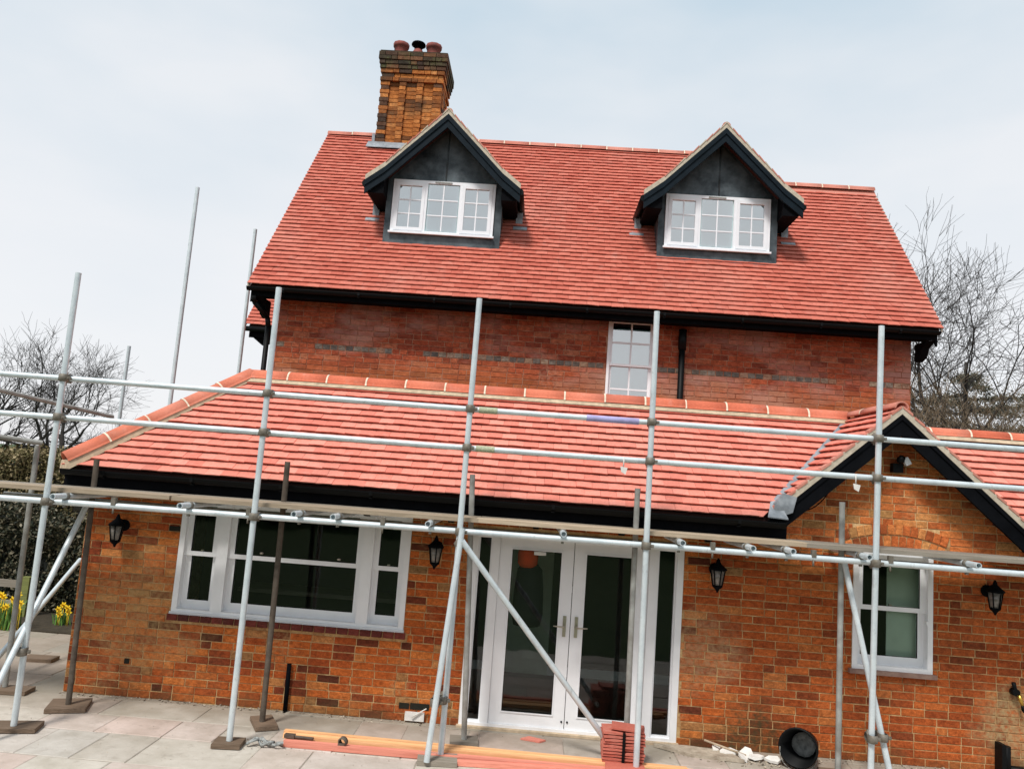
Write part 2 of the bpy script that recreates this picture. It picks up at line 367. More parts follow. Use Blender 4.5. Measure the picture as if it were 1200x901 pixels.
M['core_dark'] = simple("dark_inner_shade", (.006, .008, .006), .95)  # near-black, paints the shade inside dark foliage
M['bark_dark'] = simple("bark_dark", (.032, .027, .024), .9, var=.3, scale=6)
M['bark_grey'] = simple("bark_grey", (.085, .078, .07), .9, scale=5, col2=(.045, .04, .036))
M['twig'] = simple("brown_twigs", (.27, .2, .13), .9, scale=3, col2=(.14, .1, .065))
M['cedar'] = leaf_mat("cedar_needles", [(0, (.05, .055, .035)), (.5, (.11, .105, .07)), (1, (.24, .21, .15))])
M['daff_y'] = simple("daffodil_yellow", (.85, .6, .03), .6)
M['daff_g'] = simple("daffodil_leaf", (.09, .2, .035), .5, var=.3)

# ------------------------------------------------------------------ ground
box("ground", -400, 400, -400, 700, -.6, -.06, M['grass'], kind='structure')
box("planting_bed", -14, -4.3, 2.3, 4.6, -.2, .015, M['soil'], kind='structure')
patio = MB().box(-8, 9.5, -3.6, 2.28, -.2, -.007).build("patio", M['grout'], kind='structure')
FLAG_V = []
for ln in (.45, .6, .9):
    for wd in (.45, .6):
        b = MB(); e = .0045; x, y = ln / 2 - e, wd / 2 - e; k = .006
        j = [(U(-.004, .004), U(-.004, .004)) for _ in range(4)]
        ring = [(-x + j[0][0], -y + j[0][1]), (x + j[1][0], -y + j[1][1]), (x + j[2][0], y + j[2][1]), (-x + j[3][0], y + j[3][1])]
        b.v += [(px, py, -.03) for px, py in ring] + [(px, py, -.004) for px, py in ring] + [(px * (1 - k / x), py * (1 - k / y), 0) for px, py in ring]
        for a in (0, 4):
            for i in range(4): b.face([a + i, a + (i + 1) % 4, a + 4 + (i + 1) % 4, a + 4 + i])
        b.face([8, 9, 10, 11]); FLAG_V.append((ln, wd, b.mesh("paving_flag", M['slab'])))
y = -3.55; row = 0
while y < 2.2:
    wd = (.45, .6)[row % 3 == 1]
    x = -7.9 + U(0, .5); end = 9.3
    while x < end:
        ln = random.choice((.45, .6, .9, .9)); cx, cy = x + ln / 2, y + wd / 2
        if not (cy > .25 and cx > -4.35):
            me = [q[2] for q in FLAG_V if q[0] == ln and q[1] == wd][0]
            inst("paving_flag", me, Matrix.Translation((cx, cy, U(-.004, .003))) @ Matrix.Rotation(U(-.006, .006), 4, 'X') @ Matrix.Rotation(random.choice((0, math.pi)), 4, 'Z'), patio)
        x += ln
    y += wd; row += 1

# ------------------------------------------------------------------ brickwork
GA = .0752; BD = .006
def brick_shape(w, h, d, jit=.0015):
    b = MB(); x, z = w / 2, h / 2; c = .0035
    J = lambda: U(-jit, jit)
    ring = [(-x + J(), -z + J()), (x + J(), -z + J()), (x + J(), z + J()), (-x + J(), z + J())]
    b.v += [(a, .004, e) for a, e in ring] + [(a, -d + .002, e) for a, e in ring] + [(a - c * (1 if a > 0 else -1), -d + U(-.0015, .0015), e - c * (1 if e > 0 else -1)) for a, e in ring]
    for s0 in (0, 4):
        for i in range(4): b.face([s0 + i, s0 + (i + 1) % 4, s0 + 4 + (i + 1) % 4, s0 + 4 + i])
    b.face([8, 9, 10, 11]); return b
def add_shape(dst, src, mw, r):
    b = len(dst.v); dst.v += [tuple(mw @ Vector(v)) for v in src.v]
    for f, sm in zip(src.f, src.sm): dst.face([b + i for i in f], r, sm)
SHAPES = {}
def shape(kind, k):
    if (kind, k) not in SHAPES: SHAPES[(kind, k)] = brick_shape({'s': .225, 'h': .109}[kind] - .010, GA - .010, BD)
    return SHAPES[(kind, k)]
MESHES = {}
def bmesh_shared(kind, k, mat):
    key = (kind, k, mat)
    if key not in MESHES: MESHES[key] = shape(kind, k).mesh("brick", M[mat])
    return MESHES[key]
def lay(x0, x1, z0, z1, allowed, header=.2, band=None, matf=None, seed=1):
    """list of bricks (x0, x1, zc, full_kind, material)"""
    rs = random.Random(seed); out = []; k = 0; z = z0
    while z < z1 - .02:
        zc = z + GA / 2; x = x0 - (.1125 if k % 2 else 0) - rs.uniform(0, .03); seq = []
        hp = header if (band is None or not band(zc)) else 1.0
        while x < x1:
            w = .109 if rs.random() < hp else .225
            seq.append((x, x + w)); x += w
        for (a, c) in allowed(zc):
            for (s, e) in seq:
                lo, hi = max(s, a), min(e, c)
                if hi - lo < .035: continue
                kd = None
                if lo == s and hi == e: kd = 's' if e - s > .15 else 'h'
                out.append((lo, hi, zc, kd, matf(.5 * (lo + hi), zc)))
        z += GA; k += 1
    return out
def place_bricks(bricks, yw, parent, nmax, key, seed=3):
    rs = random.Random(seed)
    full = [b for b in bricks if b[3]]; full.sort(key=key); chosen = set(id(b) for b in full[:nmax])
    stuff = {}
    for b in bricks:
        lo, hi, zc, kd, mat = b
        dy = rs.uniform(-.002, .002); rot = rs.uniform(-.006, .006)
        mw = Matrix.Translation(((lo + hi) / 2, yw + dy, zc + rs.uniform(-.001, .001))) @ Matrix.Rotation(rot, 4, 'Y')
        v = rs.randrange(4)
        if id(b) in chosen: inst("brick", bmesh_shared(kd, v, mat), mw, parent)
        else:
            sh = shape(kd, v) if kd else brick_shape(hi - lo - .010, GA - .010, BD)
            add_shape(stuff.setdefault(mat, MB()), sh, mw, rs.random())
    for mat, mb in stuff.items(): mb.build("remaining_bricks", M[mat], parent, kind='stuff')
def intervals(a, b, cuts):
    iv = [(a, b)]
    for c0, c1 in cuts:
        nv = []
        for s, e in iv:
            if c1 <= s or c0 >= e: nv.append((s, e)); continue
            if c0 > s: nv.append((s, c0))
            if c1 < e: nv.append((c1, e))
        iv = nv
    return iv

# ------------------------------------------------------------------ roof tiling
def clip(poly, planes):
    for (a, b, c) in planes:                   # keep a*u + b*v <= c
        out = []
        for i in range(len(poly)):
            p, q = poly[i], poly[(i + 1) % len(poly)]
            dp = a * p[0] + b * p[1] - c; dq = a * q[0] + b * q[1] - c
            if dp <= 1e-9: out.append(p)
            if (dp < -1e-9 and dq > 1e-9) or (dp > 1e-9 and dq < -1e-9):
                t = dp / (dp - dq); out.append((p[0] + (q[0] - p[0]) * t, p[1] + (q[1] - p[1]) * t))
        poly = out
        if len(poly) < 3: return None
    return poly
TILES = {}
def tiled_slope(o, u, v, planes, umax, vmax, gauge, width, parent, mat, n_ind=0, umin=0, prefer_low=True, thick=.013, lift=.041, seed=5):
    o = Vector(o); u = Vector(u).normalized(); v = Vector(v).normalized(); n = u.cross(v)
    if n.z < 0: n = -n
    B = Matrix((u, v, n)).transposed().to_4x4(); B.translation = o
    rs = random.Random(seed); ln = gauge * 1.3; low = .012; sl = (lift - low) / gauge
    if (mat, gauge, width) not in TILES:
        vs = []
        for k in range(5):
            b = MB(); x = width / 2 - .001; d1, d2, d3 = (rs.uniform(-.0025, .0025) for _ in range(3)); bow = rs.uniform(0, .003)
            top = [(-x, d1, lift + d2), (0, (d1 + d3) / 2, lift + bow + d2 / 2), (x, d3, lift - d2), (x, ln, lift - sl * ln), (0, ln, lift - sl * ln + bow), (-x, ln, lift - sl * ln)]
            b.v += top + [(a, c, e - thick) for a, c, e in top]
            b.face([0, 1, 4, 5]); b.face([1, 2, 3, 4]); b.face([6, 7, 1, 0]); b.face([7, 8, 2, 1]); b.face([0, 5, 11, 6]); b.face([8, 9, 3, 2])
            vs.append((b, b.mesh("tile", M[mat])))
        TILES[(mat, gauge, width)] = vs
    vs = TILES[(mat, gauge, width)]; rows = int(vmax / gauge) + 1; items = []; stuff = MB()
    for r in range(rows):
        v0 = r * gauge
        x = umin - (width / 2 if r % 2 else 0)
        while x < umax:
            rect = [(x, v0), (x + width, v0), (x + width, v0 + ln), (x, v0 + ln)]
            vis = clip([(x, v0), (x + width, v0), (x + width, v0 + gauge), (x, v0 + gauge)], planes)
            pg = clip(rect, planes)
            if pg and vis:
                area = abs(sum(pg[i][0] * pg[(i + 1) % len(pg)][1] - pg[(i + 1) % len(pg)][0] * pg[i][1] for i in range(len(pg)))) / 2
                if area > width * ln * .985: items.append((r, x + width / 2, v0))
                elif area > .0006:
                    f = lambda p, dz: B @ Vector((p[0], p[1], lift - sl * (p[1] - v0) + dz))
                    b0 = len(stuff.v); k = len(pg); rr = rs.random()
                    if (pg[1][0] - pg[0][0]) * (pg[2][1] - pg[0][1]) - (pg[2][0] - pg[0][0]) * (pg[1][1] - pg[0][1]) < 0: pg = pg[::-1]
                    stuff.v += [tuple(f(p, 0)) for p in pg] + [tuple(f(p, -thick)) for p in pg]
                    stuff.face(list(range(b0, b0 + k)), rr)
                    for i in range(k): stuff.face([b0 + k + i, b0 + k + (i + 1) % k, b0 + (i + 1) % k, b0 + i], rr)
            x += width
    cpos = Vector((0, -7.9, 2.45))
    order = sorted(items, key=lambda q: (B @ Vector((q[1], q[2], 0)) - cpos).length)
    pick = set(order[:n_ind])
    for it in items:
        r, cx, v0 = it
        mw = B @ Matrix.Translation((cx, v0 + rs.uniform(-.003, .003), rs.uniform(-.001, .002))) @ Matrix.Rotation(rs.uniform(-.008, .008), 4, 'Z') @ Matrix.Rotation(rs.uniform(-.012, .012), 4, 'Y')
        sh, me = rs.choice(vs)
        if it in pick: inst("tile", me, mw, parent)
        else: add_shape(stuff, sh, mw, rs.random())
    if stuff.v: stuff.build("remaining_tiles" if n_ind else "tiles", M[mat], parent, kind='stuff')
def deck(pts, n, parent, name="roof_deck", th=.05, mat='deck'):
    n = Vector(n).normalized(); return MB().prism([Vector(p) for p in pts], -n * th).build(name, M[mat], parent)
def ridge_run(p, q, ra, step, parent, mat='ridge', joint=True, nseg=10, name="ridge_tile", bed=None):
    p, q = Vector(p), Vector(q); d = (q - p); Ln = d.length; d.normalize(); side = d.cross(Vector((0, 0, 1))).normalized(); upv = side.cross(d)
    k = max(1, round(Ln / step)); s = Ln / k; me = None
    def half(b, a, c, r0, r1, th=.014, r=0):
        b0 = len(b.v)
        for (o, rr) in ((a, r0), (c, r1)):
            for inner in (0, 1):
                for i in range(nseg + 1):
                    t = math.pi * i / nseg; q_ = rr - (th if inner else 0)
                    b.v.append((o, math.cos(t) * q_, math.sin(t) * q_))
        w = nseg + 1
        for i in range(nseg):
            b.face([b0 + i, b0 + i + 1, b0 + 2 * w + i + 1, b0 + 2 * w + i], r, True)
            b.face([b0 + w + i + 1, b0 + w + i, b0 + 3 * w + i, b0 + 3 * w + i + 1], r, True)
            b.face([b0 + w + i, b0 + w + i + 1, b0 + i + 1, b0 + i], r); b.face([b0 + 2 * w + i, b0 + 2 * w + i + 1, b0 + 3 * w + i + 1, b0 + 3 * w + i], r)
        for i0, i1 in ((0, 0), (nseg, nseg)):
            b.face([b0 + i0, b0 + 2 * w + i0, b0 + 3 * w + i0, b0 + w + i0], r)
    b = MB(); half(b, .006, s - .006, ra, ra); me = b.mesh(name, M[mat])
    jm = MB(); half(jm, -.010, .010, ra + .003, ra + .003, .03); jme = jm.mesh("mortar_joint", M['joint'])
    for i in range(k):
        Bm = Matrix((d, -side, upv)).transposed().to_4x4(); Bm.translation = p + d * s * i + upv * U(-.004, .004)
        Bm = Bm @ Matrix.Rotation(U(-.008, .008), 4, 'Z')
        inst(name, me, Bm, parent)
        if joint and i: inst("mortar_joint", jme, Bm, parent)

# ================================================================== SINGLE-STOREY EXTENSION
EXT = empty("brick_extension", (0, 1.2, 0), "single storey orange brick extension with pink tiled roof, white glazed doors and small right gable", "extension")
WX0, WX1 = -4.6, 7.4
EAVE_Z, EAVE_Y, RID_Y, RID_Z = 2.235, -.33, 1.0, 3.39
HX0, HX1 = -4.72, -3.48
GX, GAP, GSL, GHW = 3.53, 3.40, .885, 1.2     # gable apex x, deck apex z, slope, half width
openings = [(-3.60, -1.225, .85, 2.06), (-.6, 1.53, 0.0, 1.93), (3.2, 3.975, .86, 2.02)]
def gable_top(x): return GAP - abs(x - GX) * GSL - .02
# wall core (mortar) with holes: pieces round the openings, plus the gable triangle
wall = MB()
xs = sorted({WX0, WX1, *[a for o in openings for a in o[:2]]})
for a, b in zip(xs[:-1], xs[1:]):
    op = [o for o in openings if o[0] <= a + 1e-6 and o[1] >= b - 1e-6]
    if not op: wall.box(a, b, 0, .25, -.1, 2.2)
    else:
        if op[0][2] > 0.01: wall.box(a, b, 0, .25, -.1, op[0][2])
        wall.box(a, b, 0, .25, op[0][3], 2.2)
wall.box(WX0, WX0 + .25, .25, 2.35, -.1, 2.15)
wall_o = wall.build("wall", M['mortar_low'], EXT)
gab = MB().prism([(GX - GHW - .02, 0, 2.2), (GX + GHW + .02, 0, 2.2), (GX + .02, 0, gable_top(GX)), (GX - .02, 0, gable_top(GX))], (0, .25, 0)).build("gable_wall", M['mortar_gable'], EXT)
AR, AC = 1.42, (3.60, .75)        # arch over the right-hand window
def arch_cut(zc):
    dz = zc - AC[1]; rr = AR + .105
    if zc < 2.02 or dz > rr: return None
    h = math.sqrt(max(0, rr * rr - dz * dz)); lim = .49 + (zc - 2.02) * .33
    return (AC[0] - min(h, lim), AC[0] + min(h, lim))
def allow_low(zc):
    cuts = [(o[0] - .002, o[1] + .002) for o in openings if o[2] - .02 < zc < o[3] + .012]
    if .785 < zc < .85: cuts.append((-3.65, -1.18))
    ac = arch_cut(zc)
    if ac: cuts.append(ac)
    if zc < 2.2: return intervals(WX0, WX1, cuts)
    w = (GAP - .03 - zc) / GSL
    return intervals(GX - w, GX + w, cuts) if w > .06 else []
def mat_low(x, z):
    if x > 1.6 and z > 1.95 + .25 * noise.noise(Vector((x, z, 0))): return 'brick_gable'
    return 'brick_right' if x > 1.9 + .3 * noise.noise(Vector((x, z * 2, 5))) else 'brick_low'
bl = lay(WX0, WX1, 0.0, 3.32, allow_low, .15, None, mat_low, 11)
lowb = [b for b in bl if b[2] < 2.2]; gabb = [b for b in bl if b[2] >= 2.2]
eye = Vector((0, -7.9, 2.45))
place_bricks(lowb, 0, wall_o, 300, lambda b: (b[3] == 'h', (Vector((b[0], 0, b[2])) - eye).length if b[0] < 4.6 else 99))
place_bricks(gabb, 0, gab, 200, lambda b: (b[3] == 'h', abs(b[0] - 3.5)), 9)
# arch voussoirs, two rings of headers
for ring, (r0, r1) in enumerate(((AR - .115, AR - .005), (AR + .003, AR + .108))):
    n = 13; half = .36
    for i in range(n + ring):
        a = -half + (i + .5) * 2 * half / (n + ring); rm = (r0 + r1) / 2
        sh = ('v', ring)
        if sh not in SHAPES: SHAPES[sh] = brick_shape(rm * 2 * half / (n + ring) - .010, r1 - r0 - .010, BD + .004)
        if (sh, 'g') not in MESHES: MESHES[(sh, 'g')] = SHAPES[sh].mesh("arch_brick", M['brick_gable'])
        inst("arch_brick", MESHES[(sh, 'g')], Matrix.Translation((AC[0] + rm * math.sin(a), -.002, AC[1] + rm * math.cos(a) - .095 * (0) - .0)) @ Matrix.Rotation(a, 4, 'Y'), gab)
# brick-on-edge sill
sill = MB().box(-3.62, -1.19, -.045, .02, .79, .843).build("window_sill", M['mortar_low'], EXT)
sb = brick_shape(.104, .062, .012); sbm = sb.mesh("sill_brick", M['brick_sill'])
for i in range(21): inst("sill_brick", sbm, Matrix.Translation((-3.62 + .058 + i * .1158, -.048, .817)), sill)
box("window_sill", 3.165, 4.0, -.055, .02, .822, .862, simple("stone_sill", (.3, .2, .16), .8, scale=12, col2=(.18, .1, .08)), EXT)

# interior shell of the extension
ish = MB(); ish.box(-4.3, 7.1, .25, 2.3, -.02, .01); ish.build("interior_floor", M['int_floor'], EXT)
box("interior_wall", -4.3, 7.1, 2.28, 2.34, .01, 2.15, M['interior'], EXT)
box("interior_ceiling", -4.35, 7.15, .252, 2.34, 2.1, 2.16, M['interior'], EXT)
box("interior_door", -.35, .3, 2.25, 2.279, .01, 1.85, M['curtain'], EXT); box("switch_plate", .55, .63, 2.265, 2.279, 1.05, 1.13, M['upvc'], EXT); box("skirting_board", -4.3, 2.5, 2.255, 2.2795, .01, .12, M['upvc'], EXT)
box("worktop", -3.6, -1.0, 1.75, 2.25, .82, .87, M['board_grey'], EXT)
box("interior_partition", 2.5, 2.6, .25, 2.28, .01, 2.1, M['interior'], EXT)
box("end_wall", 7.15, WX1, .25, 2.35, -.1, 2.15, M['mortar_low'], EXT)
box("back_wall", -4.6, WX1, 2.35, 2.59, -.1, 2.15, M['mortar_low'], EXT)

# windows of the extension ------------------------------------------------
def frame_rect(mb, x0, x1, z0, z1, w, y0, y1, wb=None, wt=None):
    wb = wb or w; wt = wt or w
    mb.box(x0, x0 + w, y0, y1, z0, z1); mb.box(x1 - w, x1, y0, y1, z0, z1)
    mb.box(x0 + w, x1 - w, y0 + .0005, y1 - .0005, z0, z0 + wb); mb.box(x0 + w, x1 - w, y0 + .0005, y1 - .0005, z1 - wt, z1)
def seal(parent, x0, x1, z0, z1, y):
    b = MB(); frame_rect(b, x0, x1, z0, z1, .0045, y, y + .012); b.build('rubber_seal', M['black'], parent)
def sash_pair(parent, x0, x1, z0, zm, z1, w, mat='white', y=.03, bot=.085):
    """vertical sliding sash: top sash in front of the lower one"""
    a = MB(); frame_rect(a, x0, x1, zm - .028, z1, w, y, y + .04, .045, w); top = a.build("upper_sash", M[mat], parent)
    b = MB(); frame_rect(b, x0, x1, z0, zm + .012, w, y + .042, y + .08, bot, .03); low = b.build("lower_sash", M[mat], parent)
    seal(parent, x0 + w - .001, x1 - w + .001, zm + .016, z1 - w + .001, y + .006); seal(parent, x0 + w - .001, x1 - w + .001, z0 + bot - .001, zm - .017, y + .048)
    MB().poly([(x0 + w, y + .02, zm), (x1 - w, y + .02, zm), (x1 - w, y + .02, z1 - w), (x0 + w, y + .02, z1 - w)]).build("pane", M['glass'], parent)
    MB().poly([(x0 + w, y + .06, z0 + bot), (x1 - w, y + .06, z0 + bot), (x1 - w, y + .06, zm), (x0 + w, y + .06, zm)]).build("pane", M['glass'], parent)
    MB().box((x0 + x1) / 2 - .012, (x0 + x1) / 2 + .012, y + .012, y + .04, zm - .02, zm + .035).build("sash_catch", M['chrome'], parent) if x1 - x0 < 1 else None
fw = MB()
fw.box(-3.60, -3.545, -.012, .13, .845, 2.055); fw.box(-1.28, -1.225, -.012, .13, .845, 2.055)
fw.box(-3.545, -1.28, -.011, .13, .845, .895); fw.box(-3.545, -1.28, -.011, .13, 1.99, 2.055)
fw.box(-3.205, -3.09, -.006, .13, .895, 1.99); fw.box(-1.715, -1.60, -.006, .13, .895, 1.99)
win = fw.build("triple_sash_window", M['white'], EXT)
box("sill_board", -3.61, -1.215, -.03, -.012, .843, .868, M['white'], win)
for x0, x1 in ((-3.545, -3.205), (-3.09, -1.715), (-1.60, -1.28)): sash_pair(win, x0, x1, .895, 1.455, 1.99, .058)
for px in (-2.75, -1.95): MB().lathe([(.018, 0), (.022, .012), (.01, .02)], (px, .028, 1.495), 8).build("sash_fastener", M['chrome'], win)
box("roller_blind", -3.54, -1.285, .14, .15, 1.83, 2.0, M['curtain'], win)
fw = MB(); frame_rect(fw, 3.2, 3.975, .862, 2.018, .05, -.012, .13, .04, .05); w2 = fw.build("sash_window", M['white'], EXT)
MB().prism([(3.945, -.016, 1.36), (3.905, -.016, 1.36), (3.925, -.016, 1.30), (3.945, -.016, 1.28)], (0, .02, 0)).build("sash_horn", M['white'], w2)
sash_pair(w2, 3.25, 3.925, .902, 1.455, 1.968, .058)
box("blind", 3.6, 3.93, .16, .17, .9, 2.0, M['curtain'], w2)

# French doors with side lights ------------------------------------------
dm = MB(); frame_rect(dm, -.6, 1.53, .0, 1.925, .065, -.008, .12, .05, .07)
dm.box(-.395, -.315, -.004, .115, .05, 1.855); dm.box(1.19, 1.275, -.004, .115, .05, 1.855)
door_f = dm.build("door_frame", M['white'], EXT)
box("door_step", -.62, 1.55, -.06, .0, .0, .022, M['bed'], door_f)
def leaf(x0, x1, hs):
    b = MB(); frame_rect(b, x0, x1, .052, 1.853, .115, .012, .06, .115, .1); d = b.build("glazed_door", M['white'], EXT)
    b = MB(); b.poly([(x0 + .115, .035, .167), (x1 - .115, .035, .167), (x1 - .115, .035, 1.753), (x0 + .115, .035, 1.753)]); b.build("pane", M['glass'], d)
    # thin glazing bead
    b = MB(); frame_rect(b, x0 + .112, x1 - .112, .164, 1.756, .012, .004, .03); b.build("glazing_bead", M['white'], d)
    seal(d, x0 + .1235, x1 - .1235, .1755, 1.7445, .012)
    hx = x1 - .055 if hs > 0 else x0 + .055
    h = MB(); h.box(hx - .016, hx + .016, .0, .012, .93, 1.13); h.tube((hx, -.0, 1.03), (hx, -.05, 1.03), .009, n=8)
    h.tube((hx, -.048, 1.03), (hx - hs * .11, -.05, 1.035), .009, .007, 8); h.build("door_handle", M['chrome'], d)
    k = MB(); k.lathe([(.01, 0), (.01, .006)], (hx + hs * .03, .004, .12), 8, (0, 1, 0)); k.build("keyhole", M['black'], d)
    return d
d1 = leaf(-.313, .433, 1); d2 = leaf(.44, 1.188, -1)
box("paper_sticker", .03, .15, .028, .031, 1.7, 1.735, M['plaster'], d1, label="small white sticker at the top of the door pane")
for x0, x1 in ((-.535, -.395), (1.275, 1.465)):
    b = MB(); b.poly([(x0, .05, .05), (x1, .05, .05), (x1, .05, 1.855), (x0, .05, 1.855)]); b.build("side_light_pane", M['glass'], door_f)
    b = MB(); frame_rect(b, x0, x1, .05, 1.855, .016, .02, .06); b.build("glazing_bead", M['white'], door_f)

# roof of the extension ---------------------------------------------------
sl = (RID_Z - EAVE_Z) / (RID_Y - EAVE_Y); cs = math.cos(math.atan(sl)); sn = math.sin(math.atan(sl)); VL = (RID_Y - EAVE_Y) / cs
vxa = GX - (GAP - EAVE_Z) / GSL; vxb = GX + (GAP - EAVE_Z) / GSL
roof = MB().prism([(HX0, EAVE_Y + .05, EAVE_Z + .02), (vxa + .02, EAVE_Y + .05, EAVE_Z + .02), (GX, RID_Y, RID_Z - .01), (HX1, RID_Y, RID_Z - .01)], (0, .0, -.06)).build("roof", M['deck'], EXT)
MB().prism([(vxb - .02, EAVE_Y + .05, EAVE_Z - .07), (7.5, EAVE_Y + .05, EAVE_Z - .07), (7.5, RID_Y, RID_Z - .1), (GX, RID_Y, RID_Z - .1)], (0, .0, -.06)).build("roof_deck", M['deck'], roof)
hipu = (HX1 - HX0) / VL
# valley with the gable: x = GX-(GAP-z)/GSL, z = EAVE_Z+v*sn  ->  u limit
vx0 = GX - (GAP - EAVE_Z) / GSL; vk = sn / GSL
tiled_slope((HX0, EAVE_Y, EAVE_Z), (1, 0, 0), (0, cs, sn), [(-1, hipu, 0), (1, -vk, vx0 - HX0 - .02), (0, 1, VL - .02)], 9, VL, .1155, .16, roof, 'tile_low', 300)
# right of the gable
vx1 = GX + (GAP - EAVE_Z) / GSL
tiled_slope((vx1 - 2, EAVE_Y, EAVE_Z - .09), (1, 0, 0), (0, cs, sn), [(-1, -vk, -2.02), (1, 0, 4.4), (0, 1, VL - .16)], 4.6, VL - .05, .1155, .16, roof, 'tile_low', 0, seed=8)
# hipped left end
hl = math.hypot(HX1 - HX0, RID_Z - EAVE_Z)
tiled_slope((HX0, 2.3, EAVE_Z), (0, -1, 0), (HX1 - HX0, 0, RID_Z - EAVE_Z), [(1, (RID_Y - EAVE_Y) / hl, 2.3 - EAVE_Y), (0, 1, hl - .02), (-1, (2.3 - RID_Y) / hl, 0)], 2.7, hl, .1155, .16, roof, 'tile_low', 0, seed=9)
MB().prism([(HX0 + .03, EAVE_Y, EAVE_Z), (HX1, RID_Y, RID_Z - .012), (HX0 + .03, 2.3, EAVE_Z)], (.05, 0, -.06)).build("hip_deck", M['deck'], roof)
# back slope, out of sight of this camera
MB().prism([(HX1, RID_Y + .01, RID_Z - .01), (7.5, RID_Y + .01, RID_Z - .01), (7.5, 2.58, 2.2), (HX0 + .05, 2.3, 2.2)], (0, 0, -.05)).build("rear_slope", M['tile_low'], roof)
ridge_run((HX1 + .04, RID_Y, RID_Z - .0), (3.5, RID_Y, RID_Z - .0), .108, .45, roof)
ridge_run((HX0 + .02, EAVE_Y - .01, EAVE_Z + .055), (HX1 + .05, RID_Y + .01, RID_Z + .035), .095, .42, roof, name="hip_tile")
ridge_run((GX, RID_Y, RID_Z - .1), (7.5, RID_Y, RID_Z - .1), .09, .45, roof)
bd = MB()
bd.prism([(HX1 - .03, RID_Y - .135, RID_Z - .05), (HX1 - .03, RID_Y + .12, RID_Z - .06), (HX1 - .03, RID_Y + .09, RID_Z + .0), (HX1 - .03, RID_Y - .1, RID_Z - .005)], (3.5 - HX1, 0, 0))
bd.prism([(GX + .3, RID_Y - .135, RID_Z - .15), (GX + .3, RID_Y + .12, RID_Z - .17), (GX + .3, RID_Y + .09, RID_Z - .11), (GX + .3, RID_Y - .1, RID_Z - .11)], (7.5 - GX - .3, 0, 0))
d = Vector((HX1 - HX0, RID_Y - EAVE_Y, RID_Z - EAVE_Z)); sd_ = d.cross(Vector((0, 0, 1))).normalized() * .125; h0 = Vector((HX0, EAVE_Y, EAVE_Z))
bd.prism([h0 + sd_ + Vector((0, 0, -.03)), h0 - sd_ + Vector((0, 0, -.06)), h0 - sd_ * .8 + Vector((0, 0, .06)), h0 + sd_ * .8 + Vector((0, 0, .065))], d)
bd.build("mortar_bedding", M['bed'], roof)
# eaves: fascia, soffit, gutter
box("fascia_board", WX0 - .08, 2.44, -.30, -.27, 2.05, 2.2, M['black'], EXT)
box("soffit_board", WX0 - .08, 2.44, -.27, 0, 2.05, 2.075, M['black'], EXT)
box("fascia_board", vx1 + .1, 7.5, -.30, -.27, 1.95, 2.13, M['black'], EXT)
box("soffit_board", vx1 + .1, 7.5, -.27, 0, 1.95, 1.975, M['black'], EXT)
box("end_fascia", WX0 - .11, WX0 - .08, -.3, 2.3, 2.05, 2.2, M['black'], EXT)
for i in range(8):
    x = -4.3 + i * .86; MB().prism([(x, -.26, 2.05), (x, -.02, 2.05), (x, -.02, 1.96), (x, -.2, 2.01)], (.06, 0, 0)).build("eaves_bracket", M['black'], EXT)
def gutter(x0, x1, y, z, ra, parent, brackets=0):
    b = MB(); n = 8
    for (rr, flip) in ((ra, 0), (ra - .006, 1)):
        b0 = len(b.v)
        for x in (x0, x1):
            for i in range(n + 1):
                t = math.pi + math.pi * i / n; b.v.append((x, y + rr * math.cos(t), z + rr * math.sin(t)))
        for i in range(n):
            f = [b0 + i, b0 + i + 1, b0 + n + 2 + i, b0 + n + 1 + i]; b.face(f[::-1] if flip else f, 0, True)
    for s in (-1, 1): b.box(x0, x1, y + s * ra - .004, y + s * ra + .004, z - .004, z + .006)
    for x in (x0, x1): b.prism([(x, y + ra * math.cos(math.pi + math.pi * i / n), z + ra * math.sin(math.pi + math.pi * i / n)) for i in range(n + 1)], (.004, 0, 0))
    g = b.build("gutter", M['plastic'], parent)
    for i in range(brackets):
        x = x0 + (i + .5) * (x1 - x0) / brackets; q = MB()
        q.box(x - .014, x + .014, y - ra - .008, y - ra + .002, z - .03, z + .012); q.box(x - .014, x + .014, y - ra * .8, y + ra * .9, z - ra - .008, z - ra + .002)
        q.build("gutter_bracket", M['plastic'], g)
    return g
gutter(HX0 + .02, 2.4, -.365, 2.215, .055, EXT, 8)
gutter(vx1 + .2, 7.5, -.365, 2.13, .055, EXT, 2)
# gable roof over the right-hand end
gr = MB().prism([(GX - GHW, -.24, GAP - GHW * GSL), (GX, -.24, GAP), (GX + GHW, -.24, GAP - GHW * GSL), (GX + GHW, -.24, GAP - GHW * GSL - .05), (GX, -.24, GAP - .05), (GX - GHW, -.24, GAP - GHW * GSL - .05)], (0, .3, 0)).build("gable_roof", M['deck'], EXT)
gc, gs = math.cos(math.atan(GSL)), math.sin(math.atan(GSL)); GL = GHW / gc
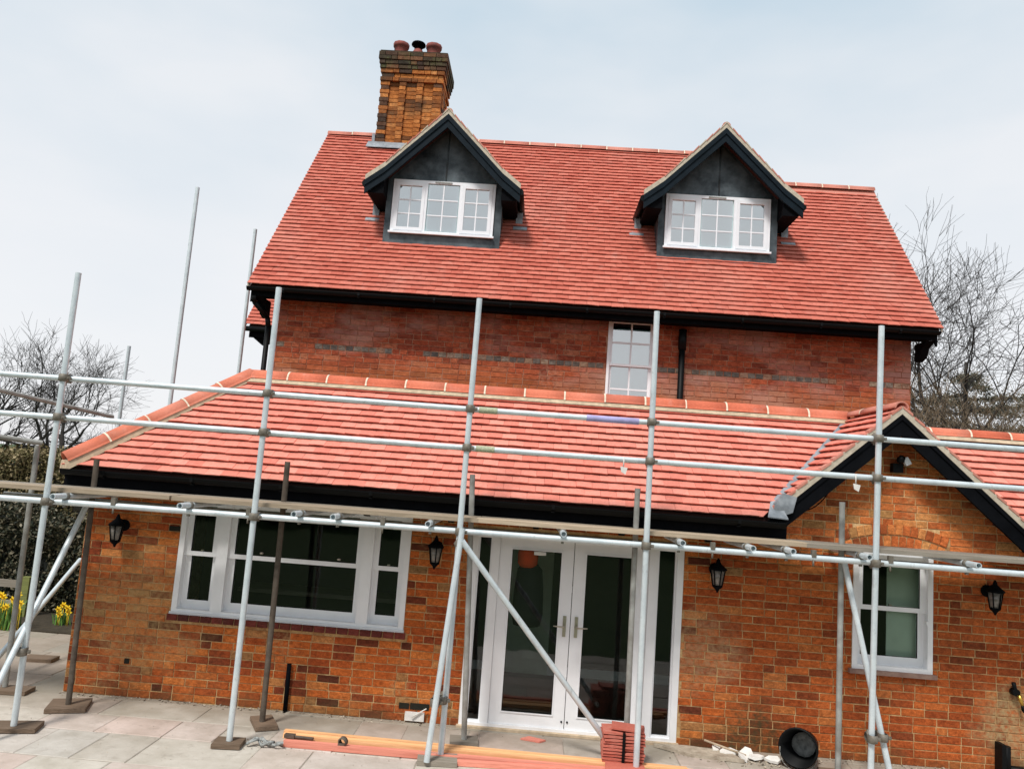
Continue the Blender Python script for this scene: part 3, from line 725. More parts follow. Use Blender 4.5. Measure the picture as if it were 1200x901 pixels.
# valley on the gable slope: main roof z=EAVE_Z+(y-EAVE_Y)*sl ; gable z = GAP-GHW*GSL + v*gs  -> y = EAVE_Y+(z-EAVE_Z)/sl
yb0 = EAVE_Y + (GAP - GHW * GSL - EAVE_Z) / sl; yk = gs / sl
for s in (-1, 1):
    tiled_slope((GX + s * GHW, -.27, GAP - GHW * GSL), (0, 1, 0), (-s * gc, 0, gs), [(-1, 0, 0), (1, -yk, yb0 + .27 - .015), (0, 1, GL)], 1.6, GL, .1155, .16, gr, 'tile_low', 0, seed=20 + s)
    # pale mortared verge above the bargeboard
    p0 = Vector((GX + s * (GHW + .03), -.285, GAP - (GHW + .03) * GSL - .045)); p1 = Vector((GX, -.285, GAP - .045))
    MB().prism([p0, p1, p1 + Vector((0, 0, .075)), p0 + Vector((0, 0, .075))], (0, .05, 0)).build("verge_mortar", M['bed_pale'], gr)
    nvt = 11
    for i in range(nvt):    # ragged undercloak tile ends standing in the verge mortar
        a = p0.lerp(p1, (i + .1) / nvt); c = p0.lerp(p1, (i + .95) / nvt)
        MB().prism([a + Vector((0, -.006, .07)), c + Vector((0, -.006, .06)), c + Vector((0, -.006, .085)), a + Vector((0, -.006, .1))], (0, .09, 0)).build("verge_tile", M['ridge_pale'], gr)
    p0 = Vector((GX + s * (GHW + .06), -.275, GAP - (GHW + .06) * GSL - .055)); p1 = Vector((GX, -.275, GAP - .055)); dn = Vector((0, 0, -.2))
    MB().prism([p0, p1, p1 + dn, p0 + dn], (0, .03, 0)).build("bargeboard", M['black'], EXT)
    MB().prism([p0 + Vector((0, -.012, 0)), p1 + Vector((0, -.012, 0)), p1 + Vector((0, -.012, -.045)), p0 + Vector((0, -.012, -.045))], (0, .012, 0)).build("bargeboard_moulding", M['black'], EXT)
    q0 = p0 + Vector((0, .03, -.06)); q1 = p1 + Vector((0, .03, -.06))
    MB().prism([q0, q1, q1 + Vector((0, .24, 0)), q0 + Vector((0, .24, 0))], (0, 0, -.02)).build("soffit_board", M['black'], EXT)
ridge_run((GX, -.28, GAP + .015), (GX, RID_Y, GAP + .015), .07, .4, gr, 'ridge_pale')
# lead valley and flashing at its foot
va = Vector((vx0 + .12, EAVE_Y + .14, EAVE_Z + .14)); vb = Vector((GX - .03, RID_Y - .03, RID_Z + .01))
MB().prism([va + Vector((-.03, 0, 0)), va + Vector((.035, -.03, .0)), vb + Vector((.03, 0, 0)), vb + Vector((-.02, 0, 0))], (0, 0, .02)).build("valley_lining", M['lead_pale'], gr)
f = MB(); fx = GX - GHW
f.prism([(fx - .02, -.30, 2.25), (fx + .16, -.31, 2.32), (fx + .2, -.3, 2.47), (fx + .08, -.29, 2.5), (fx - .01, -.3, 2.4)], (0, .06, 0))
f.prism([(fx - .09, -.36, 2.26), (fx + .1, -.37, 2.25), (fx + .05, -.22, 2.42), (fx - .03, -.22, 2.4)], (0, 0, .012)); f.build("lead_flashing", M['lead_pale'], gr)
MB().pipe([(2.56 + .46 * t, -.03 - .05 * math.sin(t * 3.1), 2.36 + .36 * t * t - .05 * math.sin(3.14 * t)) for t in [i / 10 for i in range(11)]], .006, 5).build("cable", M['black'], EXT)

# ================================================================== MAIN HOUSE
HOU = empty("brick_house", (.5, 5, 0), "two storey red brick house with steep red tiled roof, two dormers and tall chimney", "house")
UX0, UX1, UY = -3.85, 4.97, 2.6
uo = (.853, 1.50, 3.4, 4.757)
uw = MB(); uw.box(UX0, uo[0], UY, UY + .25, -.1, 4.72); uw.box(uo[1], UX1, UY, UY + .25, -.1, 4.72); uw.box(uo[0], uo[1], UY, UY + .25, -.1, uo[2])
uwall = uw.build("front_wall", M['mortar_up'], HOU)
def brick_tex_wall():
    mt, t, b = base_mat("side_wall_brick", .9)
    bt = t.nodes.new("ShaderNodeTexBrick"); v = pos(t); mpn = t.nodes.new("ShaderNodeMapping"); mpn.inputs['Rotation'].default_value = (R(90), 0, R(90))
    t.links.new(v, mpn.inputs[0]); t.links.new(mpn.outputs[0], bt.inputs['Vector'])
    for k, c in (('Color1', (.3, .06, .03)), ('Color2', (.2, .045, .025)), ('Mortar', (.3, .18, .11))): bt.inputs[k].default_value = (*c, 1)
    bt.inputs['Scale'].default_value = 1; bt.inputs['Brick Width'].default_value = .225; bt.inputs['Row Height'].default_value = .075; bt.inputs['Mortar Size'].default_value = .006
    t.links.new(bt.outputs[0], b.inputs['Base Color']); return mt
M['side'] = brick_tex_wall()
box("side_wall", UX0, UX0 + .25, UY + .25, 7.2, -.1, 4.72, M['side'], HOU)
box("side_wall", UX1 - .25, UX1, UY + .25, 7.2, -.1, 4.72, M['side'], HOU)
box("rear_wall", UX0, UX1, 7.2, 7.45, -.1, 4.72, M['side'], HOU)
BAND = (4.03, 4.105)
def allow_up(zc): return intervals(UX0, UX1, [(uo[0] - .003, uo[1] + .003)] if zc > uo[2] else [])
bu = lay(UX0, UX1, 3.36, 4.70, allow_up, .3, lambda z: BAND[0] < z < BAND[1],
         lambda x, z: 'brick_blue' if BAND[0] < z < BAND[1] and noise.noise(Vector((x * 1.3, 3, 0))) > -.33 else 'brick_up', 5)
place_bricks(bu, UY, uwall, 300, lambda b: (b[3] == 'h', b[2] < 3.6, abs(b[0]) + abs(b[2] - 4.1) * 2), 6)
# sash window with blind
f = MB(); frame_rect(f, uo[0], uo[1], 3.4, 4.755, .035, UY - .012, UY + .1); sw = f.build("sash_window", M['white'], HOU)
def sash(x0, x1, z0, z1, y, w, nm, bars_z):
    a = MB(); frame_rect(a, x0, x1, z0, z1, w, y, y + .035); a.build(nm, M['white'], sw)
    b = MB(); xm = (x0 + x1) / 2; b.box(xm - .011, xm + .011, y + .002, y + .03, z0 + w, z1 - w)
    for bz in bars_z: b.box(x0 + w, x1 - w, y + .003, y + .029, bz - .011, bz + .011)
    b.build("glazing_bars", M['white'], sw)
    zs = [z0 + w] + sorted(bars_z) + [z1 - w]
    for za, zb in zip(zs[:-1], zs[1:]):
        for xa, xb in ((x0 + w, xm), (xm, x1 - w)):
            MB().poly([(xa, y + .018, za), (xb, y + .018, za), (xb, y + .018, zb), (xa, y + .018, zb)]).build("pane", M['glass_up'], sw)
sash(uo[0] + .035, uo[1] - .035, 4.09, 4.72, UY + .005, .03, "upper_sash", [4.415])
sash(uo[0] + .035, uo[1] - .035, 3.43, 4.125, UY + .045, .035, "lower_sash", [3.775])
box("blind", uo[0] + .02, uo[1] - .02, UY + .092, UY + .1, 3.42, 4.63, M['blind'], sw)
box("room_shade_sheet", uo[0] - .1, uo[1] + .1, UY + .5, UY + .52, 3.3, 4.8, M['core'], sw)  # near-black sheet painting the unlit room seen above the blind
# soil pipe and downpipe
MB().tube((1.865, UY - .06, 2.3), (1.865, UY - .06, 4.4), .042, n=14).tube((1.865, UY - .06, 4.36), (1.865, UY - .06, 4.64), .054, n=14).tube((1.865, UY - .06, 4.5), (1.865, UY, 4.5), .02, n=6).build("soil_pipe", M['plastic'], HOU)
MB().pipe([(-4.02, UY - .36, 4.66), (-4.02, UY - .3, 4.58), (-3.9, UY - .08, 4.42), (-3.885, UY - .06, 4.3), (-3.885, UY - .06, 2.2)], .036, 10).build("downpipe", M['plastic'], HOU)

# main roof
EZ, EY, PS = 4.80, 2.2, 1.236; pc, ps_ = math.cos(math.atan(PS)), math.sin(math.atan(PS))
RX0, RX1, RXM = -4.11, 5.19, 2.62; RY, RZ = 5.0, 8.23; RY2 = 4.40; RZ2 = EZ + (RY2 - EY) * PS
VM, VM2 = (RY - EY) / pc, (RY2 - EY) / pc
mroof = MB().prism([(RX0 + .03, EY + .03, EZ + .0), (RXM, EY + .03, EZ), (RXM, RY, RZ), (RX0 + .03, RY, RZ)], (0, .03, -.05)).build("roof", M['deck'], HOU)
MB().prism([(RXM, EY + .03, EZ), (RX1 - .03, EY + .03, EZ), (RX1 - .03, RY2, RZ2), (RXM, RY2, RZ2)], (0, .03, -.05)).build("roof_deck", M['deck'], mroof)
MB().prism([(RX0 + .03, RY, RZ), (RXM, RY, RZ), (RXM, 7.8, 4.78), (RX0 + .03, 7.8, 4.78)], (0, -.03, -.05)).build("rear_slope", M['tile'], mroof)
MB().prism([(RXM, RY2, RZ2), (RX1 - .03, RY2, RZ2), (RX1 - .03, 7.8, 4.78), (RXM, 7.8, 4.78)], (0, -.03, -.05)).build("rear_slope", M['tile'], mroof)
tiled_slope((RX0, EY, EZ), (1, 0, 0), (0, pc, ps_), [(-1, 0, 0), (1, 0, RXM - RX0), (0, 1, VM - .02)], RXM - RX0 + .2, VM, .101, .165, mroof, 'tile', 180, thick=.012, lift=.033)
umn = -((RXM - RX0) % .165)
tiled_slope((RXM, EY, EZ), (1, 0, 0), (0, pc, ps_), [(-1, 0, 0), (1, 0, RX1 - RXM), (0, 1, VM2 - .02)], RX1 - RXM + .2, VM2, .101, .165, mroof, 'tile', 120, umin=umn, thick=.012, lift=.033, seed=6)
ridge_run((RX0, RY, RZ + .01), (RXM, RY, RZ + .01), .085, .45, mroof, 'ridge_pale')
ridge_run((RXM, RY2, RZ2 + .01), (RX1, RY2, RZ2 + .01), .085, .45, mroof, 'ridge_pale')
b = MB(); b.prism([(RX0, RY - .1, RZ - .09), (RX0, RY + .08, RZ - .03), (RX0, RY, RZ + .06)], (RXM - RX0, 0, 0)); b.prism([(RXM, RY2 - .1, RZ2 - .09), (RXM, RY2 + .08, RZ2 - .03), (RXM, RY2, RZ2 + .06)], (RX1 - RXM, 0, 0)); b.build("mortar_bedding", M['ridge_pale'], mroof)
for x, yy, zz in ((RX0 - .004, RY, RZ), (RX1 - .02, RY2, RZ2)):     # mortared verges
    MB().prism([(x, EY + .01, EZ - .03), (x, yy, zz - .03), (x, yy, zz + .03), (x, EY + .01, EZ + .025)], (.024, 0, 0)).build("verge_mortar", M['bed_pale'], mroof)
for x, yy, zz in ((RX0 + .03, RY, RZ), (RX1 - .06, RY2, RZ2)):
    MB().prism([(x, EY + .08, EZ - .03), (x, yy, zz - .06), (x, 7.75, 4.72), (x, 7.75, 4.6), (x, yy, zz - .25), (x, EY + .08, EZ - .22)], (.03, 0, 0)).build("bargeboard", M['black'], mroof)
for x in (UX0, UX1 - .25):   # gable end walls
    top = RZ if x < 0 else RZ2; ry = RY if x < 0 else RY2
    MB().prism([(x, UY, 4.72), (x, 7.45, 4.72), (x, 7.45, 4.85), (x, ry, top - .08), (x, UY, 5.1)], (.25, 0, 0)).build("gable_end_wall", M['side'], HOU)
box("fascia_board", RX0 + .05, RX1 - .05, 2.27, 2.30, 4.665, 4.77, M['black'], HOU)
box("soffit_board", RX0 + .05, RX1 - .05, 2.30, 2.6, 4.70, 4.72, M['black'], HOU)
gutter(RX0 + .0, RX1 - .04, 2.215, 4.765, .045, HOU, 9)
for x in (RX0 + .1, RX1 - .16):
    MB().prism([(x, 2.28, 4.66), (x, 2.62, 4.66), (x, 2.62, 4.42), (x, 2.5, 4.46), (x, 2.42, 4.58)], (.1, 0, 0)).build("eaves_corbel", M['black'], HOU)
# eaves of the rear wing showing past the left-hand verge
WY = 5.9
wing = MB().prism([(-5.5, WY + .02, 4.88), (-3.8, WY + .02, 4.88), (-3.8, WY + 1.9, 7.2), (-5.5, WY + 1.9, 7.2)], (0, .03, -.05)).build("rear_wing_roof", M['deck'], HOU)
tiled_slope((-5.58, WY, 4.9), (1, 0, 0), (0, pc, ps_), [(-1, 0, 0), (1, 0, 1.75), (0, 1, 2.9)], 1.8, 2.9, .101, .165, wing, 'tile', 0, seed=30, thick=.012, lift=.033)
MB().prism([(-5.58, WY + .01, 4.86), (-5.58, WY + 1.85, 7.14), (-5.58, WY + 1.85, 7.2), (-5.58, WY + .01, 4.93)], (.02, 0, 0)).build("verge_mortar", M['bed_pale'], wing)
box("fascia_board", -5.5, -3.86, WY + .06, WY + .09, 4.68, 4.86, M['black'], wing)
MB().tube((-5.58, WY + .0, 4.83), (-3.9, WY + .0, 4.83), .05, n=10).build("gutter", M['plastic'], wing)
MB().prism([(-5.45, WY + .1, 4.7), (-5.05, WY + .1, 4.7), (-5.05, WY + .1, 4.62), (-5.25, WY + .1, 4.55), (-5.4, WY + .1, 4.66)], (0, .1, 0)).build("eaves_corbel", M['black'], wing)
box("rear_wing_wall", -5.12, -3.86, WY + .4, WY + 3.4, -.1, 4.72, M['side'], HOU)

# ---- dormers
def dormer(dx, dy, dz):
    xc = -1.632
    T = lambda x, y, z: (x + dx, y + dy, z + dz)
    FY = 2.95; hw = .85; half = 1.1; apex = 7.60; k = 1.0; ez = apex - half * k
    rootb = MB()                                                     # body of the dormer (lead faced front)
    rootb.prism([T(xc - hw, FY, 5.60), T(xc + hw, FY, 5.60), T(xc + hw, FY, apex - hw * k - .04), T(xc, FY, apex - .04), T(xc - hw, FY, apex - hw * k - .04)], (0, 1.6, 0))
    root = rootb.build("dormer", M['lead'], HOU)
    def P(name, mb, mat): return mb.build(name, M[mat], root)
    P("apron_flashing", MB().prism([T(xc - hw - .02, FY - .03, 5.69), T(xc + hw + .02, FY - .03, 5.69), T(xc + hw + .02, FY - .03, 5.725), T(xc - hw - .02, FY - .03, 5.725)], (0, .04, .0)), 'lead_pale')
    P("front_panel", MB().box(xc - hw - .008 + dx, xc + hw + .008 + dx, FY - .018 + dy, FY - .001 + dy, 5.715 + dz, 5.875 + dz), 'lead')
    P("side_panel", MB().box(xc - hw - .008 + dx, -2.405 + dx, FY - .016 + dy, FY - .001 + dy, 5.876 + dz, 6.70 + dz), 'lead')
    P("side_panel", MB().box(-.872 + dx, xc + hw + .008 + dx, FY - .016 + dy, FY - .001 + dy, 5.876 + dz, 6.70 + dz), 'lead')
    gz = 6.703
    for s in (-1, 1):
        w = apex - gz - .12
        P("gable_panel", MB().prism([T(xc + s * .012, FY - .02, gz), T(xc + s * w, FY - .02, gz), T(xc + s * .012, FY - .02, apex - .13)], (0, .018, 0)), 'lead')
    P("lead_roll", MB().tube(T(xc, FY - .018, gz), T(xc, FY - .018, apex - .15), .012, n=8), 'lead')
    # window: three lights
    x0, x1, z0, z1 = -2.393, -.885, 5.882, 6.692; yw = FY - .045
    fr = MB(); frame_rect(fr, x0 + dx, x1 + dx, z0 + dz, z1 + dz, .042, yw + dy, FY + .02 + dy)
    for a, c in ((-1.918, -1.882), (-1.412, -1.376)): fr.box(a + dx, c + dx, yw + .001 + dy, FY + .02 + dy, z0 + .042 + dz, z1 - .042 + dz)
    P("window_frame", fr, 'upvc')
    P("window_board", MB().box(x0 - .02 + dx, x1 + .02 + dx, yw - .03 + dy, yw + dy, z0 - .008 + dz, z0 + .018 + dz), 'upvc')
    P("trickle_vent", MB().box(-1.78 + dx, -1.53 + dx, yw - .012 + dy, yw + dy, z1 - .03 + dz, z1 - .012 + dz), 'galv_dull')
    bl = MB(); gb = MB()
    for i, (a, c) in enumerate(((x0 + .042, -1.918), (-1.882, -1.412), (-1.376, x1 - .042))):
        w = .048 if i != 1 else .012
        if i != 1:
            sf = MB(); frame_rect(sf, a + dx, c + dx, z0 + .042 + dz, z1 - .042 + dz, w, yw - .008 + dy, yw + .04 + dy); P("casement", sf, 'upvc')
        ga, gcx, g0, g1 = a + w, c - w, z0 + .042 + w, z1 - .042 - w
        xm = (ga + gcx) / 2; zs = [g0 + (g1 - g0) * q / 3 for q in range(4)]
        gb.box(xm - .009 + dx, xm + .009 + dx, yw + .008 + dy, yw + .02 + dy, g0 + dz, g1 + dz)
        for q in (1, 2): gb.box(ga + dx, gcx + dx, yw + .0085 + dy, yw + .0195 + dy, zs[q] - .009 + dz, zs[q] + .009 + dz)
        for q in range(3):
            for (xa, xb) in ((ga, xm - .009), (xm + .009, gcx)):
                P("pane", MB().poly([T(xa, yw + .018, zs[q]), T(xb, yw + .018, zs[q]), T(xb, yw + .018, zs[q + 1]), T(xa, yw + .018, zs[q + 1])]), 'glass_up')
    P("glazing_bars", gb, 'upvc')
    P("blind", MB().box(x0 + .04 + dx, x1 - .04 + dx, FY - .012 + dy, FY - .003 + dy, z0 + .04 + dz, z1 - .05 + dz), 'blind_d')
    # roof, flared at the foot
    VY = FY - .33
    yb = lambda z: EY + (z - EZ) / PS
    for s in (-1, 1):
        e = [T(xc, VY + .02, apex), T(xc + s * (half - .2), VY + .02, apex - (half - .2) * k), T(xc + s * half, VY + .02, ez + .05)]
        bk = [T(xc, yb(apex) - dy, apex), T(xc + s * (half - .2), yb(apex - (half - .2)) - dy, apex - (half - .2)), T(xc + s * half, yb(ez + .05) - dy, ez + .05)]
        dk = MB(); dk.prism([e[0], e[1], bk[1], bk[0]], (0, 0, -.05)); dk.prism([e[1], e[2], bk[2], bk[1]], (0, 0, -.05)); P("roof_deck", dk, 'deck')
        Ld = (half - .02) / math.cos(R(45)); ky = (yb(apex) - yb(ez)) / (half / math.cos(R(45)))
        tiled_slope(T(xc + s * half, VY, ez + .02), (0, 1, 0), (-s * half, 0, apex - ez - .02), [(-1, 0, 0), (1, -ky, yb(ez) - VY - .0), (0, 1, Ld)], 2.3, Ld, .101, .165, root, 'tile', 0, seed=40 + s, thick=.012, lift=.03)
        # verge mortar following the flare
        vm = [T(xc, VY - .01, apex), T(xc + s * (half - .25), VY - .01, apex - (half - .25) * k), T(xc + s * (half + .02), VY - .01, ez + .04)]
        up_ = Vector((0, 0, .075)); b = MB()
        for i in (0, 1): b.prism([vm[i], vm[i + 1], Vector(vm[i + 1]) + up_, Vector(vm[i]) + up_], (0, .06, 0))
        P("verge_mortar", b, 'bed_pale')
        for q in range(9):
            a = Vector(vm[0]).lerp(Vector(vm[1]), q / 9.); c = Vector(vm[0]).lerp(Vector(vm[1]), (q + .93) / 9.)
            P("verge_tile", MB().prism([a + Vector((0, -.008, .07)), c + Vector((0, -.008, .058)), c + Vector((0, -.008, .078)), a + Vector((0, -.008, .096))], (0, .12, 0)), 'ridge_pale' if q % 3 else 'bed_pale')
        # outer and inner bargeboards
        for (w0, w1, yo, nm) in ((0, .085, -.004, "bargeboard"), (.085, .2, .012, "inner_bargeboard")):
            b = MB()
            for i in (0, 1):
                q0, q1 = Vector(vm[i]) + Vector((0, yo, -w0)), Vector(vm[i + 1]) + Vector((0, yo, -w0))
                b.prism([q0, q1, q1 + Vector((0, 0, -(w1 - w0))), q0 + Vector((0, 0, -(w1 - w0)))], (0, .035, 0))
            P(nm, b, 'navy')
        # boxed eaves below the slope and its short gutter
        ex = xc + s * (half - .03)
        b = MB(); b.prism([T(xc + s * hw, VY + .045, ez + .28), T(ex, VY + .045, ez + .0), T(ex, VY + .045, ez - .13), T(xc + s * hw, VY + .045, ez - .13)], (0, 1.05, 0)); P("boxed_eaves", b, 'black')
        P("dormer_gutter", MB().tube(T(xc + s * (half + .02), VY + .02, ez - .0), T(xc + s * (half + .02), yb(ez) - dy - .02, ez - .0), .05, n=10), 'plastic')
        b = MB(); b.prism([T(xc + s * (half - .08), yb(ez - .36) - .02, ez - .36), T(xc + s * (half + .13), yb(ez - .36) - .02, ez - .36), T(xc + s * (half + .13), yb(ez - .3) - .02, ez - .3), T(xc + s * (half - .08), yb(ez - .3) - .02, ez - .3)], (0, -.012, .012)); b.prism([(v) for v in [T(xc + s * (half - .05), VY + .75, ez - .3), T(xc + s * (half + .05), VY + .75, ez - .3), T(xc + s * (half + .05), VY + .75, ez - .0), T(xc + s * (half - .05), VY + .75, ez - .0)]], (0, .04, 0))
        P("soaker", b, 'lead_pale')
    ridge_run(T(xc, VY - .01, apex + .035), T(xc, yb(apex) - dy, apex + .035), .06, .4, root, 'ridge_pale', joint=False)
    return root
dormer(0, 0, 0); dormer(3.998, .03, .035)

# ---- chimney
CX0, CX1, CY0, CY1 = -3.21, -2.12, 4.8, 5.6
ch = MB().box(CX0 + .03, CX1 - .03, CY0 + .03, CY1 - .03, 7.4, 9.7).build("chimney", M['mortar_chim'], HOU)
cb = {'brick_chim': MB(), 'brick_moss': MB(), 'brick_quoin': MB()}; rs = random.Random(4)
def cbox(x0, x1, y0, y1, z, mat, h=GA):
    g = .005; cb[mat].box(x0 + g, x1 - g, y0, y1, z + g, z + h - g, rs.random())
z = 7.55; k = 0
while z < 9.13:
    # ribs (quoins and three pilasters) stand proud of the panels between them
    for j, (a, w) in enumerate(((CX0, .15), (CX0 + .33, .115), (CX0 + .635, .115), (CX1 - .16, .16))):
        mt = 'brick_quoin' if (j == 0 and rs.random() < .8) or (j == 3 and rs.random() < .25) else 'brick_chim'
        o = .012 if k % 2 else 0
        cbox(a - (0 if j else o), a + w + (o if j < 3 else 0), CY0 - .022 + rs.uniform(-.004, .004), CY0 + .1, z, mt)
    for a, c in ((CX0 + .15, CX0 + .33), (CX0 + .445, CX0 + .635), (CX0 + .75, CX1 - .16)):
        cbox(a, c, CY0 + .016 + rs.uniform(-.004, .004), CY0 + .1, z, 'brick_chim' if rs.random() < .93 else 'brick_quoin')
    yy = CY0 - (.1125 if k % 2 else 0) + .1
    while yy < CY1:
        e = min(yy + .225, CY1)
        rib = (int((yy - CY0) / .22) % 2 == 0)
        cbox(CX1 - .1, CX1 + (.01 if rib else -.012), max(yy, CY0 + .1), e, z, rs.choice(('brick_chim', 'brick_chim', 'brick_quoin')))
        cbox(CX0 - .005, CX0 + .1, max(yy, CY0 + .1), e, z, 'brick_quoin'); yy += .225
    z += GA; k += 1
outs = [.02, .0, .025, .04, .055, .07]; 
for i, o in enumerate(outs + [.07]):
    mt = 'brick_chim' if i < 3 else 'brick_moss'; x = CX0 - o; xe = CX1 + o
    while x < xe - .02:
        w = min(.225 if rs.random() < .7 else .11, xe - x)
        if xe - x - w < .05: w = xe - x
        cbox(x, x + w, CY0 - .02 - o + rs.uniform(-.004, .004), CY0 + .1, z, mt if rs.random() < .85 else 'brick_quoin'); x += w
    yy = CY0 + .1
    while yy < CY1 + o - .01:
        w = min(.225, CY1 + o - yy); cbox(CX1 - .1, xe, yy, yy + w, z, mt if rs.random() < .8 else 'brick_moss'); cbox(CX0 - o, CX0 + .1, yy, yy + w, z, 'brick_moss'); yy += w
    z += GA
for kx, b in cb.items(): b.build("chimney_bricks", M[kx], ch, kind='stuff')
MB().prism([(CX0 - .05, CY0 - .06, z), (CX1 + .05, CY0 - .06, z), (CX1 + .05, CY1 + .05, z), (CX0 - .05, CY1 + .05, z)], (0, 0, .03)).build("mortar_cap", M['brick_moss'], ch)
ct = z + .03
for i, x in enumerate((CX0 + .25, CX1 - .25)):
    b = MB(); b.lathe([(.12, 0), (.125, .03), (.118, .05), (.122, .2), (.14, .21), (.145, .275), (.11, .28), (.1, .16)], (x, CY0 + .2, ct - .01), 10, cap=False); b.build("chimney_pot", M['pot'], ch)
b = MB(); b.lathe([(.12, 0), (.13, .06), (.1, .13), (.075, .18)], (CX0 + .56, CY0 + .2, ct - .01), 14); b.build("chimney_pot", M['pot'], ch, label="short round terracotta pot under a black cowl")
b = MB(); b.lathe([(.0, .315), (.12, .295), (.13, .265), (.02, .27)], (CX0 + .56, CY0 + .2, ct), 16, cap=False)
for a in range(4): b.tube((CX0 + .56 + .06 * math.cos(a * 1.57), CY0 + .2 + .06 * math.sin(a * 1.57), ct + .1), (CX0 + .56 + .07 * math.cos(a * 1.57), CY0 + .2 + .07 * math.sin(a * 1.57), ct + .28), .008, n=5)
b.build("chimney_cowl", M['black'], ch)
b = MB(); b.box(CX0 - .04, CX1 + .04, CY0 - .05, CY0 - .01, 7.86, 7.99); b.box(CX1 - .0, CX1 + .03, CY0, CY0 + .4, 8.0, 8.2); b.box(CX0 - .06, CX0 - .01, CY0 - .03, CY0 + .3, 8.0, 8.22); b.prism([(CX0 - .12, CY0 - .16, 7.92), (CX1 + .1, CY0 - .16, 7.92), (CX1 + .1, CY0 - .02, 8.07), (CX0 - .12, CY0 - .02, 8.07)], (0, 0, .012)); b.build("chimney_flashing", M['lead_pale'], ch)

# ================================================================== wall fittings
def lantern_parts(root, c):
    x, y, z = c
    b = MB(); b.lathe([(.06, 0), (.058, .012), (.03, .02)], (x, y - .001, z + .05), 14, (0, -1, 0)); b.tube((x, y, z + .06), (x, y - .06, z + .1), .013, n=8); b.tube((x, y - .06, z + .1), (x, y - .13, z + .125), .012, n=8); b.build("bracket", M['black'], root)
    cx, cy = x, y - .14
    b = MB(); b.lathe([(.085, .055), (.088, .066), (.05, .1), (.022, .125), (.02, .14), (.008, .17)], (cx, cy, z), 6); b.build("cap", M['black'], root)
    b = MB(); b.lathe([(.066, .052), (.04, -.095)], (cx, cy, z), 6); b.build("glass_panes", M['lamp_glass'], root)
    b = MB()
    for i in range(6):
        t = 2 * math.pi * i / 6; a = Vector((0, 0, 1)).orthogonal().normalized(); e = Vector((0, 0, 1)).cross(a); dv = a * math.cos(t) + e * math.sin(t)
        b.tube(Vector((cx, cy, z + .055)) + dv * .07, Vector((cx, cy, z - .1)) + dv * .044, .006, n=5)
    b.lathe([(.048, -.09), (.05, -.105), (.02, -.13), (.006, -.16)], (cx, cy, z), 6); b.build("cage", M['black'], root)
LN = [((-4.19, -.012, 1.63), "black wall lantern near the left brick corner of the extension"), ((-.95, -.012, 1.66), "black wall lantern between the wide window and the French doors"),
      ((1.835, -.012, 1.655), "black wall lantern on brick just right of the French doors"), ((4.49, -.012, 1.65), "black wall lantern right of the single sash window")]
for (c, lab) in LN:
    r = empty("wall_lantern", (c[0], c[1], c[2]), lab, "wall lamp", "wall lanterns on the extension"); lantern_parts(r, c)
r = empty("security_light", (3.6, -.01, 2.87), "small black security light with white lamp head high on the gable", "security light")
MB().box(3.54, 3.64, -.08, -.01, 2.79, 2.88).build("sensor_box", M['plastic'], r); MB().lathe([(.035, 0), (.04, .02), (.03, .06), (.0, .07)], (3.6, -.09, 2.905), 12, (.0, -.6, .4)).build("lamp_housing", M['plastic'], r)
MB().prism([(3.615, -.12, 2.93), (3.665, -.12, 2.95), (3.705, -.12, 2.885), (3.655, -.12, 2.86)], (0, .04, 0)).build("lamp_head", M['white'], r)
r = empty("garden_tap", (4.77, -.012, .75), "brass garden tap with black fitting on the right of the brick wall", "tap")
MB().tube((4.74, 0, .77), (4.74, -.07, .77), .035, n=10).tube((4.74, -.05, .77), (4.72, -.05, .86), .02, n=8).build("fitting", M['plastic'], r); MB().tube((4.76, -.07, .75), (4.785, -.08, .66), .02, .014, 10).build("spout", M['brass'], r); MB().pipe([(4.785, -.08, .66), (4.79, -.08, .62), (4.81, -.07, .6)], .014, 8).build("nozzle", M['plastic'], r)
r = MB().tube((-2.32, -.04, .0), (-2.325, -.04, .46), .022, n=10).build("pipe_stub", M['black']); tag(r, "short black pipe standing against the brick below the wide window", "pipe")
r = empty("drain_fitting", (4.65, -.05, 0), "black angled drain fitting on the ground at the wall's right end", "drain pipe")
MB().box(4.56, 4.6, -.14, -.02, 0, .3).build("back_plate", M['plastic'], r); MB().tube((4.62, -.09, .0), (4.62, -.09, .28), .045, n=12).tube((4.62, -.09, .07), (5.0, -.09, .045), .04, n=12).build("pipe_elbow", M['plastic'], r)
r = empty("cable_box", (-1.0, -.02, .06), "white junction box with a stick leaning on it at the wall's foot", "junction box")
MB().box(-1.13, -.94, -.04, -.01, .02, .10).build("lid", M['plaster'], r); MB().tube((-1.06, -.06, .06), (-.92, -.05, .15), .007, n=6).build("stick", M['plaster'], r)
for x0, x1, z0, z1 in ((-1.2, -1.1, .12, .175), (-1.09, -.9, .12, .18), (-4.01, -3.96, .32, .37), (-3.72, -3.61, 1.66, 1.71)):
    box("missing_brick_shade", x0, x1, -.0125, .0, z0, z1, M['core'], wall_o)  # near-black boxes on the wall face paint the shade of open holes
r = empty("coat_stand_in", (.0, .3, 0), "stand-in for an unclear black and orange red shape in the left glass door", "coat")
b = MB(); b.lathe([(.05, 0), (.095, -.03), (.11, -.1), (.105, -.2), (.07, -.24)], (-.03, .15, 1.80), 12); b.build("hood", M['orange'], r)  # coat form stands in for an unclear orange and black shape in the glass
b = MB(); b.lathe([(.07, 0), (.13, -.06), (.15, -.25), (.16, -.5), (.14, -.62)], (.0, .2, 1.6), 14); b.build("stand_in_body", M['coat'], r)
MB().tube((-.02, .2, 1.83), (-.02, .2, 2.1), .006, n=5).build("hanging_loop", M['coat'], r)

